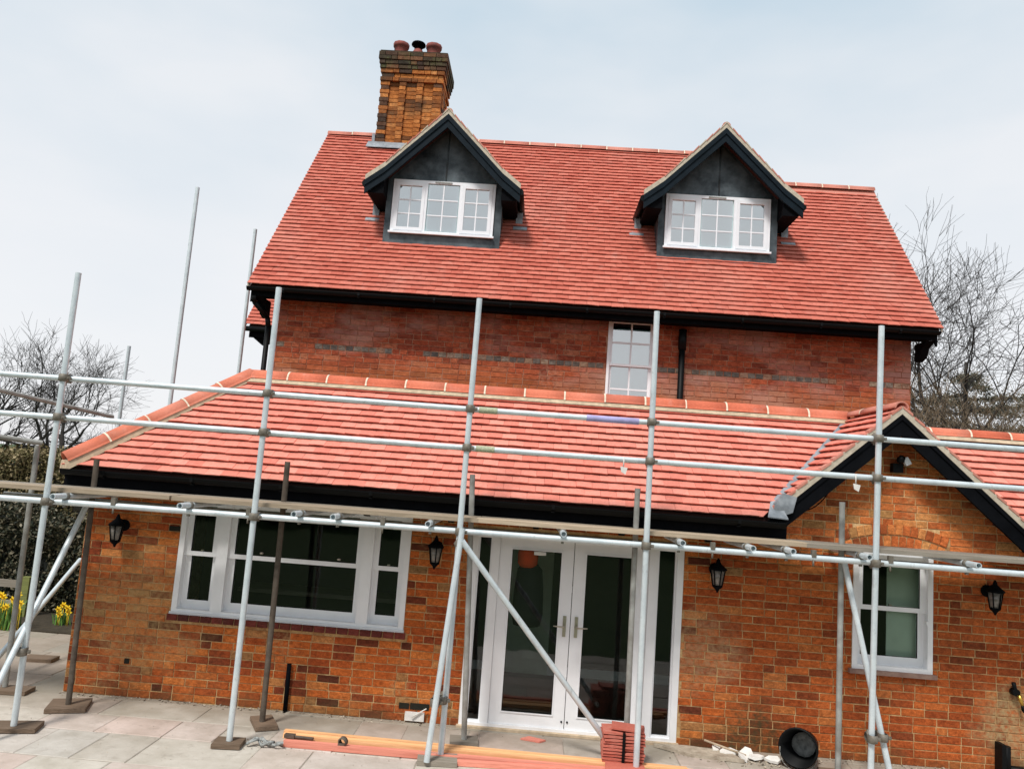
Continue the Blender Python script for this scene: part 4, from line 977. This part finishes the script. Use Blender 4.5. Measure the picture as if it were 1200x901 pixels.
# ================================================================== scaffold
SC = empty("scaffold", (0, -.8, 0), "galvanised tube scaffold with timber boards standing along the front of the extension", "scaffold")
TR = .0265
def tubep(name, p, q, mat='galv', r=TR): 
    b = MB(); b.tube(p, q, r, n=12, caps=False)
    # open ends: a dark bore a little inside each end
    d = (Vector(q) - Vector(p)).normalized()
    for (e, s) in ((Vector(p), 1), (Vector(q), -1)):
        a = d.orthogonal().normalized(); c = d.cross(a); b0 = len(b.v); n = 12
        for rr, off in ((r, 0), (r - .006, 0), (r - .006, .06)):
            for i in range(n):
                t = 2 * math.pi * i / n; b.v.append(tuple(e + d * s * off + (a * math.cos(t) + c * math.sin(t)) * rr))
        for k in (0, 1):
            for i in range(n):
                j = (i + 1) % n; f = [b0 + k * n + i, b0 + k * n + j, b0 + (k + 1) * n + j, b0 + (k + 1) * n + i]; b.face(f if s < 0 else f[::-1])
        b.face(list(range(b0 + 2 * n, b0 + 3 * n)), 0)
    return b.build(name, M[mat], SC)
cpl = MB(); cpl.lathe([(.031, -.03), (.038, -.026), (.038, .026), (.031, .03)], (0, 0, 0), 12, cap=False)
cpl.lathe([(.031, -.028), (.038, -.024), (.038, .024), (.031, .028)], (0, .06, 0), 12, (1, 0, 0), cap=False)
cpl.box(-.02, .02, .02, .045, -.022, .022); cpl.tube((.045, -.02, 0), (.045, .03, 0), .008, n=6); cpl.tube((-.012, .06, -.05), (-.012, .06, .05), .008, n=6); cpl.box(.034, .06, -.012, .006, -.012, .012)
cplm = cpl.mesh("coupler", M['coupler'])
def coupler(p, rz=0, ry=0): inst("coupler", cplm, Matrix.Translation(p) @ Matrix.Rotation(rz, 4, 'Z') @ Matrix.Rotation(ry, 4, 'Y') @ Matrix.Scale(1.12, 4), SC)
OUT = [((-4.316, -1.15), (-4.326, 4.022)), ((-2.476, -1.05), (-2.489, 4.032)), ((-.661, -.93), (-.642, 4.079)), ((1.03, -.88), (1.007, 4.079)), ((3.035, -.85), (3.068, 4.087))]
def yf(x):
    pts = [(-8, -1.35), (-4.32, -1.15), (-2.48, -1.05), (-.66, -.93), (1.03, -.88), (3.05, -.85), (8, -.8)]
    for (a, ya), (b, yb) in zip(pts[:-1], pts[1:]):
        if a <= x <= b: return ya + (yb - ya) * (x - a) / (b - a)
for (xb, yb), (xt, zt) in OUT:
    tubep("standard", (xb, yb, .042), (xt, yb, zt))
INN = [(-4.245, -4.296, 2.336, 'rust'), (-2.39, -2.415, 2.449, 'rust'), (-.5, -.614, 2.458, 'galv_dull'), (.985, .967, 2.444, 'galv_dull'), (2.9, 2.887, 2.459, 'galv_dull')]
for xb, xt, zt, mt in INN: tubep("standard", (xb, -.49, .042), (xt, -.49, zt), mt)
def rail(z, off, x0=-7.5, x1=7.0, name="guard_rail", mat='galv', zs=0.0):
    cut = [x0, -4.32, -2.48, -.66, 1.03, 3.05, x1]
    for a, b in zip(cut[:-1], cut[1:]):
        tubep(name, (a + .004, yf(a) + off, z + zs * a), (b - .004, yf(b) + off, z + zs * b), mat)
rail(1.943, .06, name="ledger"); rail(3.05, .06); rail(2.695, .06)
for (xb, yb), (xt, zt) in OUT:
    for z in (1.943, 2.695, 3.05):
        coupler((xb + (xt - xb) * z / 4, yb, z))
tubep("ledger", (-5.2, -.49 + .05, 1.93), (6.5, -.44, 1.93), 'galv_dull')
TX = [-4.19, -3.087, -2.096, -1.754, -.923, .273, 1.319, 1.933, 2.281, 2.943, 3.879, 5.1]
for x in TX:
    tubep("transom", (x, yf(x) - .13, 1.998), (x + U(-.02, .02), -.03, 2.0), 'galv')
    b = MB(); b.lathe([(.029, -.02), (.036, -.016), (.036, .016), (.029, .02)], (x, yf(x) + .06, 1.998), 10, (0, 1, 0), cap=False); b.box(x - .012, x + .012, yf(x) + .05, yf(x) + .075, 1.9, 1.955); b.build("transom_clip", M['coupler'], SC)
for x in (-3.75, -2.55, -1.35, 1.62, 2.52, 3.2): MB().tube((x, yf(x) + .05, 1.925), (x, yf(x) + .05, 1.875), .009, n=6).box(x - .02, x + .02, yf(x) + .03, yf(x) + .07, 1.95, 2.015).build("board_clip", M['coupler'], SC)
for x0, x1, mt, nm in ((-6.6, -3.3, 'board', ''), (-3.28, -.5, 'board', ''), (-.52, 1.02, 'board', ''), (1.0, 2.5, 'board', ''), (2.48, 6.3, 'board_grey', '')):
    for k, yo in enumerate((.115, .305, .495)):
        ya, yb2 = yf(x0) + yo, yf(x1) + yo
        if yb2 > -.31: continue
        z = 2.026 + U(0, .004) + (.012 if nm else 0); xa, xb = x0 + U(-.03, .03) * (k > 0), x1 + U(-.03, .03) * (k > 0)
        MB().hexa([(xa, ya, z), (xb, yb2, z), (xb, yb2 + .18, z), (xa, ya + .18, z), (xa, ya, z + .038), (xb, yb2, z + .038), (xb, yb2 + .18, z + .038), (xa, ya + .18, z + .038)]).build("scaffold_board", M[mt if k < 2 else 'board_grey'], SC)
# braces
tubep("brace", (-.62, -1.0, 1.87), (.82, -.55, .13)); coupler((-.645, -.95, 1.84), 0, .6)
tubep("brace", (-.625, -.99, 1.98), (-.755, -1.13, .04)); coupler((-.68, -.96, .5)); coupler((-.735, -1.05, .5))
tubep("brace", (-4.29, -.56, 1.9), (-4.37, -1.62, .02)); coupler((-4.32, -1.18, .66), .4)
tubep("brace", (-5.6, 1.7, 1.05), (-5.35, -.1, .15), 'galv')
tubep("brace", (2.9, -.52, 1.93), (3.24, -.84, .03)); coupler((3.04, -.87, .46)); coupler((3.16, -.8, .46))
# return along the left side of the extension
tubep("standard", (-5.1, -.15, .042), (-5.13, -.15, 2.42), 'galv_dull')
tubep("guard_rail", (-5.06, -.19, 2.452), (-6.7, -1.5, 2.62), 'galv_dull'); tubep("guard_rail", (-6.7, -.6, 3.15), (-5.72, 2.2, 2.87), 'galv_dull')
for (x, y, zb, zt) in ((-5.36, 3.0, 0, 6.41),): tubep("standard", (x, y, zb), (x, y, zt), 'galv', .03)
tubep("standard", (-5.1, 4.7, 0), (-5.1, 4.7, 6.35), 'galv', .03); tubep("standard", (-8.3, 7.0, 0), (-8.3, 7.0, 4.5), 'galv', .035)
# paint mark, tape and tags
xa, xb = .42, .9
MB().tube((xa, yf(xa) + .06, 3.05), (xb, yf(xb) + .06, 3.05), TR + .004, n=12, caps=False).build("purple_paint_mark", M['purple'], SC)
for z in (2.695, 3.05): MB().tube((-.57, yf(-.57) + .06, z), (-.4, yf(-.4) + .06, z), TR + .004, n=12, caps=False).build("yellow_tape", M['tape'], SC)
for x, z in ((.78, 2.68), (2.87, 2.68)):
    MB().tube((x, yf(x) + .02, z + .04), (x, yf(x) + .02, z - .06), .006, n=5).prism([(x - .03, yf(x), z - .05), (x + .035, yf(x), z - .06), (x + .02, yf(x), z - .12), (x - .02, yf(x), z - .1)], (0, .008, 0)).build("tie_tag", M['plaster'], SC)

# sole boards
def sole(x, y, rz, L_, W, lab, mat='sole'):
    e = MB().box(x - L_ / 2, x + L_ / 2, y - W / 2, y + W / 2, .003, .04)
    if rz:
        Rm = Matrix.Translation((x, y, 0)) @ Matrix.Rotation(rz, 4, 'Z') @ Matrix.Translation((-x, -y, 0)); e.v = [tuple(Rm @ Vector(v)) for v in e.v]
    return tag(e.build("sole_board", M[mat]), lab, "timber pad", "timber pads under the scaffold tubes")
sole(-4.33, -1.12, .25, .4, .22, "dark timber pad under the leftmost front scaffold tube"); sole(-4.25, -.47, .35, .34, .34, "broad brown timber pad under the rusty tube at the left brick corner")
sole(-2.48, -1.05, .1, .24, .2, "small timber pad beside the rope, under the second front tube"); sole(-2.38, -.47, .5, .2, .34, "timber pad under the rusty tube below the wide window")
sole(-.5, -.48, .1, .26, .2, "grey timber pad at the left foot of the French doors", 'board_grey'); sole(-.68, -1.0, .1, .34, .22, "timber pad under the tubes left of the French doors, half behind the battens", 'board_grey')
sole(-5.05, -.17, .1, .42, .2, "brown timber pad on the paving left of the house, under a side tube"); sole(-5.5, 1.0, .1, .34, .2, "farthest timber pad on the paving by the flower bed")
for x, y, w in ((1.03, -.88, "the fourth front tube by the tile stack"), (.985, -.49, "the inner tube before the right glass door"), (3.035, -.85, "the front tube before the single sash window"), (2.9, -.49, "the inner tube left of the single sash window")):
    sole(x, y, 0, .3, .2, "timber pad under " + w)

# ================================================================== things lying on the ground
def batten(x0, y0, x1, y1, z, w, h, mat, lab):
    d = Vector((x1 - x0, y1 - y0, 0)).normalized(); s = Vector((-d.y, d.x, 0)) * w / 2; a, b = Vector((x0, y0, z)), Vector((x1, y1, z)); u_ = Vector((0, 0, h))
    o = MB().hexa([a - s, b - s, b + s, a + s, a - s + u_, b - s + u_, b + s + u_, a + s + u_]).build("timber_batten", M[mat]); return tag(o, lab, "batten", "timber battens lying on the patio")
batten(-2.12, -.66, 1.5, -.72, .003, .05, .04, 'batten_o', "orange batten farthest back in the bundle on the paving, nearest the doors")
batten(-2.10, -.735, 1.55, -.765, .003, .06, .038, 'batten_o', "wide orange batten second from the back of the bundle")
batten(-2.06, -.81, 1.6, -.80, .014, .042, .036, 'batten_o', "pale orange batten in the middle of the bundle, between orange and pink ones")
batten(-2.05, -.885, 1.45, -.86, .003, .048, .03, 'batten_p', "pink batten just in front of the orange ones")
batten(-2.03, -.955, 1.7, -.93, .003, .045, .042, 'batten_p', "pink batten at the front of the bundle nearest the camera")
batten(-.55, -1.03, 1.9, -.86, .003, .06, .036, 'batten_p', "shorter pink batten slanting across the front right of the bundle")
# stack of tiles
ts = empty("tile_stack", (.93, -.66, .04), "square strapped stack of new pink roof tiles standing on the battens", "tile stack", rz=0)
tm = MB(); tm.v += [(-.088, -.13, 0), (.088, -.13, 0), (.088, .13, 0), (-.088, .13, 0), (-.088, -.13, .014), (0, -.132, .02), (.088, -.13, .014), (.088, .13, .014), (0, .13, .02), (-.088, .13, .014)]
for f in ((3, 2, 1, 0), (4, 5, 8, 9), (5, 6, 7, 8), (0, 1, 6, 5, 4), (1, 2, 7, 6), (2, 3, 9, 8, 7), (3, 0, 4, 9)): tm.face(list(f))
tmm = tm.mesh("tile", M['tile'])
for k in range(10):
    for s in (-1, 1):
        inst("tile", tmm, Matrix.Translation((.93 + s * .093 + U(-.006, .006), -.66 + U(-.01, .01), .045 + k * .0265)) @ Matrix.Rotation(U(-.05, .05), 4, 'Z') @ Matrix.Rotation(U(-.02, .02), 4, 'X'), ts)
inst("tile", tmm, Matrix.Translation((.97, -.67, .315)) @ Matrix.Rotation(1.45, 4, 'Z') @ Matrix.Rotation(.03, 4, 'X') @ Matrix.Scale(1.12, 4), ts)
for x in (.925,): MB().box(x - .012, x + .012, -.81, -.797, .045, .31).build("strap", M['plastic'], ts)
inst_t = empty("roof_tile", (1.05, -.9, .04), "single pink roof tile lying flat in front of the tile stack", "roof tile"); 
inst("tile_body", tmm, Matrix.Translation((.93, -.93, .045)) @ Matrix.Rotation(1.5, 4, 'Z') @ Matrix.Scale(1.3, 4), inst_t)
tag(MB().prism([(.02, -.25, .003), (.2, -.3, .003), (.26, -.24, .003), (.1, -.17, .003)], (0, 0, .015)).build("tile_fragment", M['tile_low']), "broken red tile piece on the paving before the left door", "tile fragment")
# black bucket on its side
bk = empty("bucket", (2.63, -.3, 0), "black plastic bucket lying on its side against the brick wall", "bucket")
ax = Vector((-.45, -.8, .12)).normalized(); bc = Vector((2.72, -.14, .155))
MB().lathe([(0, 0), (.125, 0), (.165, .3), (.175, .3), (.175, .33), (.158, .33), (.116, .012), (0, .012)], bc, 24, ax, cap=False).build("shell", M['plastic'], bk)
MB().lathe([(.0, .013), (.1, .014), (.11, .05), (.05, .03)], bc, 14, ax, cap=False).build("dried_mortar", M['rope'], bk)
hp = [bc + ax * .3 + Vector((math.cos(t), 0, math.sin(t))) * .18 + Vector((0, -.03, -.02)) for t in [math.pi * (.95 + .9 * i / 10) for i in range(11)]]
MB().pipe(hp, .004, 5).build("handle", M['galv_dull'], bk)
# rubble
shp = [(2.0, -.18, .2, .05, .3, "long"), (2.16, -.2, .14, .09, -.5, "square"), (2.24, -.26, .16, .05, .1, "thin"), (2.1, -.3, .1, .06, 1.0, "small"), (2.38, -.3, .15, .04, -.2, "narrow"), (1.9, -.12, .12, .04, .8, "tilted")]
for x, y, a, c, rz, w in shp:
    b = MB(); n = 6; pts = [(x + a * .5 * math.cos(t) * U(.7, 1.1), y + c * math.sin(t) * U(.7, 1.1), .012 + U(0, .01)) for t in [2 * math.pi * i / n for i in range(n)]]
    b.prism(pts, (0, .01, .02)); Rm = Matrix.Translation((x, y, .03)) @ Matrix.Rotation(rz, 4, 'Z') @ Matrix.Rotation(U(.1, .7), 4, 'X') @ Matrix.Translation((-x, -y, -.02)); b.v = [tuple(Rm @ Vector(v)) for v in b.v]
    tag(b.build("plaster_shard", M['plaster']), f"{w} white plaster shard in the rubble left of the bucket", "shard", "white shards by the bucket")
tag(MB().tube((1.78, -.1, .1), (2.15, -.22, .03), .011, n=6).build("wooden_stick", M['board']), "thin stick lying across the white rubble by the wall", "stick")
tag(MB().prism([(1.3, -.12, .003), (1.62, -.32, .003), (2.1, -.36, .003), (2.0, -.16, .003), (1.62, -.08, .003)], (0, 0, .03)).build("broken_slab", M['grit']), "broken grey slab piece lying right of the doors", "slab")
grit = MB()
def pebble(b, x, y, z, s):
    pts = [(x + s * U(-1, 1), y + s * U(-1, 1), z + s * U(-.3, 1)) for _ in range(5)]; r_ = rnd(); b0 = len(b.v); b.v += pts
    for f in ((0, 1, 2), (0, 2, 3), (0, 3, 4), (1, 2, 4), (2, 3, 4), (0, 1, 4)): b.face([b0 + i for i in f], r_)
for _ in range(900):
    x = U(-4.6, -.65) if rnd() < .5 else U(1.55, 5.2); dn = noise.noise(Vector((x * 2, 0, 0))) * .5 + .5
    if rnd() < dn + .15: pebble(grit, x, -.015 - abs(random.gauss(0, .045)), 0, U(.004, .018))
for _ in range(500): pebble(grit, random.gauss(2.2, .3), -.12 - abs(random.gauss(0, .13)), 0, U(.006, .022))
for _ in range(420): pebble(grit, U(-6.2, 1.6), U(-1.5, -.1), .001, U(.002, .007))
for _ in range(160): pebble(grit, random.gauss(-2.0, .3), random.gauss(-.9, .12), .001, U(.003, .01))
grit.build("rubble", M['grit'], kind='stuff')
rp_ = MB(); p = [Vector((-2.28 + .09 * math.cos(i * .9) + .012 * i, -1.0 + .05 * math.sin(i * 1.3), .02 + .018 * (i % 3))) for i in range(16)] + [Vector((-2.1 + .05 * i, -.93 + .02 * math.sin(i * 2), .015)) for i in range(6)]
rp_.pipe(p, .012, 6); tag(rp_.build("rope", M['rope']), "tangled grey rope beside the timber pad at the battens' left end", "rope")
dbl = empty("loose_coupler", (-.98, -.98, .04), "dark scaffold clip lying on the pink battens", "scaffold clip")
MB().lathe([(.03, -.02), (.042, -.018), (.042, .018), (.03, .02)], (-1.52, -.93, .075), 10, (.3, 1, .2), cap=False).box(-1.56, -1.5, -.95, -.92, .04, .06).build("clip_body", M['rust'], dbl); dbl.location = (-1.52, -.93, .04)
for ch_ in dbl.children: ch_.matrix_parent_inverse = Matrix.Translation(dbl.location).inverted()
tag(MB().tube((-2.05, -.84, .05), (-1.8, -.86, .052), .014, n=7).box(-2.06, -1.97, -.87, -.82, .042, .07).build("rusty_bolt", M['rust']), "rusty bolt lying on the left end of the battens", "bolt")

# ================================================================== planting
def leaf_cloud(name, mat, n, sampler, size, parent=None, **kw):
    b = MB()
    for _ in range(n):
        p, sc = sampler(); s = size * sc * U(.6, 1.4)
        a = Vector((random.gauss(0, 1), random.gauss(0, 1), random.gauss(0, 1))).normalized(); c = a.orthogonal().normalized(); c.rotate(Matrix.Rotation(U(0, 6.28), 3, a)); d = a.cross(c)
        p = Vector(p); b.poly([p - c * s, p + d * s * .5, p + c * s, p - d * s * .5], rnd())
    return b.build(name, M[mat], parent, **kw)
def hedge(name, x0, x1, y0, y1, z1, n, mat, core, label, cat, size=.045, bump_=.25, z0=0.0):
    root = empty(name, ((x0 + x1) / 2, (y0 + y1) / 2, 0), label, cat)
    def top(x): return z1 + bump_ * noise.noise(Vector((x * 1.1, z1, 0))) + .1 * noise.noise(Vector((x * 4, 2, 0)))
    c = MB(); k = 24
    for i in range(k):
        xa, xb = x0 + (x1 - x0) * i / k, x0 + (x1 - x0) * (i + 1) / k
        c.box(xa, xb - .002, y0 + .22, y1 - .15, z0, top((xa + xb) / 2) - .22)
    c.build("inner_shade_core", M[core], root, kind='stuff')  # solid near-black boxes painting the shade between the leaves
    def smp():
        while True:
            x = U(x0, x1); t = top(x)
            if rnd() < .75:
                z = z0 + (t - z0) * rnd(); q = noise.noise(Vector((x * 2.2, z * 2.2, 5))); y = y0 + .12 - q * .2 + abs(random.gauss(0, .06))
            else: y = U(y0, y1); z = t - .05 + random.gauss(0, .05); q = 0
            g = noise.noise(Vector((x * 3.5, y * 3.5, z * 3.5 + 9)))
            if g > -.42 or rnd() < .25: return (x, y, z), 1
    leaf_cloud("foliage", mat, n, smp, size, root, kind='stuff')
    return root
hedge("garden_hedge", -16, -4.9, 4.5, 6.2, 2.32, 100000, 'hedge', 'core', "tall olive brown hedge behind the paving at the left edge", "hedge", .029)
hedge("laurel_shrub", -9.6, -4.9, 3.3, 4.4, 1.35, 26000, 'hedge_dark', 'core_dark', "dark evergreen shrub below the olive hedge beside the house corner", "shrub", .03, .35)
b = MB(); b.box(-7.17, -7.05, 3.0, 3.1, 0, .56); post = empty("fence_post", (-7.1, 3.05, 0), "mossy green wooden fence post with rails at the far left", "fence post")
b.build("post", M['post'], post)
MB().box(-9, -7.171, 3.03, 3.06, .4, .5).build("rail", M['board_grey'], post); MB().box(-9, -7.171, 3.03, 3.06, .12, .22).build("rail", M['board_grey'], post)
def daffodil(x, y, n, nf, lab, h=.28):
    r = empty("daffodil_clump", (x, y, 0), lab, "daffodils", "daffodils in the bed")
    b = MB()
    for _ in range(n):
        a = U(0, 6.28); px, py = x + random.gauss(0, .06), y + random.gauss(0, .05); l = h * U(.7, 1.1); lx, ly = math.cos(a) * l * .35, math.sin(a) * l * .35; w = .008
        p = [(px - w, py, 0), (px + w, py, 0), (px + w + lx * .4, py + ly * .4, l * .7), (px - w + lx * .4, py + ly * .4, l * .7), (px + lx, py + ly, l)]
        b0 = len(b.v); b.v += p; b.face([b0, b0 + 1, b0 + 2, b0 + 3]); b.face([b0 + 3, b0 + 2, b0 + 4])
    b.build("leaves", M['daff_g'], r, kind='stuff')
    for _ in range(nf):
        f = MB(); px, py, pz = x + random.gauss(0, .1), y + random.gauss(0, .06) - .05, h * U(.75, 1.25)
        f.tube((px, py, 0), (px, py, pz), .004, n=4)
        for k in range(6):
            t = k * math.pi / 3; u_, v_ = math.cos(t), math.sin(t)
            f.poly([(px, py - .01, pz), (px + .03 * u_ - .014 * v_, py - .015, pz + .03 * v_ + .014 * u_), (px + .052 * u_, py - .012, pz + .052 * v_), (px + .03 * u_ + .014 * v_, py - .015, pz + .03 * v_ - .014 * u_)])
        f.lathe([(.012, 0), (.018, .03)], (px, py - .01, pz), 7, (0, -1, 0), cap=False); f.build("flower", M['daff_y'], r)
daffodil(-6.82, 2.3, 130, 11, "largest clump of yellow daffodils by the mossy fence post", .36)
daffodil(-6.35, 2.75, 24, 5, "small daffodil clump between two scaffold tubes", .22); daffodil(-6.0, 2.95, 20, 5, "small pale daffodils nearest the house corner", .2)

def bare_tree(name, base, height, seed, mats, label, cat="tree", spread=.55, levels=6, r0=.16, trunk_h=.25, lean=(0, 0), twig=1.0, group=None, kids=(2, 4)):
    rs = random.Random(seed); root = empty(name, base, label, cat, group); trunk = MB(); crown = MB()
    def grow(p, d, ln, ra, lv):
        b = trunk if lv <= 1 else crown; seg = 4 if lv < 3 else 3; q = Vector(p); dd = Vector(d); r_a = ra
        nodes = []
        for i in range(seg):
            dd = (dd + Vector((rs.gauss(0, .17), rs.gauss(0, .17), rs.gauss(.02, .14)))).normalized()
            q2 = q + dd * ln / seg; rb = ra * (1 - .42 * (i + 1) / seg)
            b.tube(q, q2, r_a, rb, 8 if lv < 2 else (5 if lv < 3 else 3), caps=False); q = q2; r_a = rb; nodes.append((Vector(q), Vector(dd), rb))
        if lv >= levels: return
        k = rs.randint(*kids)
        for j in range(k):
            nd = nodes[-1] if j == 0 else rs.choice(nodes[1:] if lv else nodes[-2:]); ax = nd[1].orthogonal().normalized(); ax.rotate(Matrix.Rotation(rs.uniform(0, 6.28), 3, nd[1]))
            d2 = nd[1].copy(); d2.rotate(Matrix.Rotation(rs.uniform(.3, 1.1) * spread * (.4 if j == 0 else 1.25), 3, ax))
            d2 = (d2 + Vector((0, 0, .08))).normalized()
            rr = nd[2] * (.85 if j == 0 else rs.uniform(.55, .8))
            grow(nd[0], d2, ln * rs.uniform(.66, .9), max(rr, .005 * twig), lv + 1)
    grow(Vector(base), Vector((lean[0], lean[1], 1)).normalized(), height * trunk_h, r0, 0)
    trunk.build("trunk", M[mats[0]], root); crown.build("crown", M[mats[1]], root)
    return root
bare_tree("bare_tree", (-13.7, 14.5, -.05), 5.5, 12, ('bark_dark', 'bark_dark'), "bare dark tree with twisting limbs behind the scaffold tube at left", r0=.22, trunk_h=.33, spread=.8, levels=6, kids=(3, 4))
bare_tree("bare_tree", (-18.9, 16.5, -.05), 7.2, 23, ('bark_dark', 'bark_dark'), "dark bare tree cut off by the photo's left edge", r0=.3, trunk_h=.26, spread=.8, levels=6, kids=(3, 4))
bare_tree("bare_tree", (13.3, 14, -.05), 10.8, 5, ('bark_dark', 'bark_dark'), "tallest bare tree at right with a straight dark trunk beside the house", r0=.27, trunk_h=.3, spread=.75, levels=6, kids=(3, 4), lean=(.01, 0), twig=1.1)
bare_tree("bare_tree", (13.4, 16.5, -.05), 8.6, 8, ('bark_grey', 'bark_grey'), "slender multi-stemmed bare tree just behind the tall dark one", r0=.2, trunk_h=.3, spread=.8, levels=6, kids=(3, 4), lean=(-.1, .1), twig=1.1)
# evergreen with layered boughs and sky showing through
cr_ = empty("cedar_tree", (15.6, 21, 0), "dark layered evergreen with sky gaps behind the house's right corner", "tree")
MB().tube((15.6, 21, -.05), (15.7, 21, 8.0), .3, .05, 8).build("trunk", M['bark_dark'], cr_)
boughs = MB(); clumps = []
for i in range(30):
    a = i * 2.4 + U(-.3, .3); z = 2.0 + 5.6 * (i / 30) + U(-.4, .4); l = (9.6 - z) * .5 + .5 + U(-.3, .5); st = Vector((15.65, 21, z)); e = Vector((15.65 + math.cos(a) * l, 21 + math.sin(a) * l, z + U(-.4, .15))); boughs.tube(st, e, .06, .02, 5)
    for k in range(7): clumps.append((st.lerp(e, .25 + .125 * k), .16 + .05 * l))
boughs.build("boughs", M['bark_dark'], cr_)
def csm():
    c, w = random.choice(clumps); return (c.x + random.gauss(0, w), c.y + random.gauss(0, w), c.z + random.gauss(0, .085)), 1
leaf_cloud("foliage", 'cedar', 22000, csm, .05, cr_, kind='stuff')
def brush(name, x0, x1, y0, y1, h, n, mat, label, cat):
    root = empty(name, ((x0 + x1) / 2, (y0 + y1) / 2, 0), label, cat); b = MB()
    for _ in range(n):
        p = Vector((U(x0, x1), U(y0, y1), 0)); d = Vector((random.gauss(0, .25), random.gauss(0, .25), 1)).normalized(); hh = h * U(.55, 1.05) * (1 + .2 * noise.noise(Vector((p.x, p.y, 0)))); ra = .018
        for i in range(4):
            q = p + d * hh / 4; b.tube(p, q, ra, ra * .75, 3, caps=False)
            if i:
                for _k in range(3):
                    d3 = (d + Vector((random.gauss(0, .6), random.gauss(0, .6), random.gauss(0, .3)))).normalized(); e = q + d3 * hh * U(.12, .26); b.tube(q, e, ra * .5, .004, 3, caps=False)
                    d4 = (d3 + Vector((random.gauss(0, .6), random.gauss(0, .6), .2))).normalized(); b.tube(q.lerp(e, .5), q.lerp(e, .5) + d4 * hh * .14, .006, .003, 3, caps=False)
            p = q; ra *= .75; d = (d + Vector((random.gauss(0, .15), random.gauss(0, .15), 0))).normalized()
    b.build("stems", M[mat], root, kind='stuff'); return root
brush("brown_thicket", 6.3, 17, 9.0, 13, 4.6, 1500, 'twig', "brown leafless thicket behind the right-hand tiled roof", "thicket")
hedge("far_hedge", 7, 34, 30, 33, 3.2, 9000, 'hedge', 'core', "far brown hedge beyond the bare trees on the right", "hedge", .16, .8)
# garden behind the camera, mirrored in the ground-floor glass
hedge("boundary_hedge", -22, 22, -27, -24, 5.2, 16000, 'hedge_dark', 'core_dark', "long dark boundary hedge across the lawn behind the viewer", "hedge", .2, 1.6)
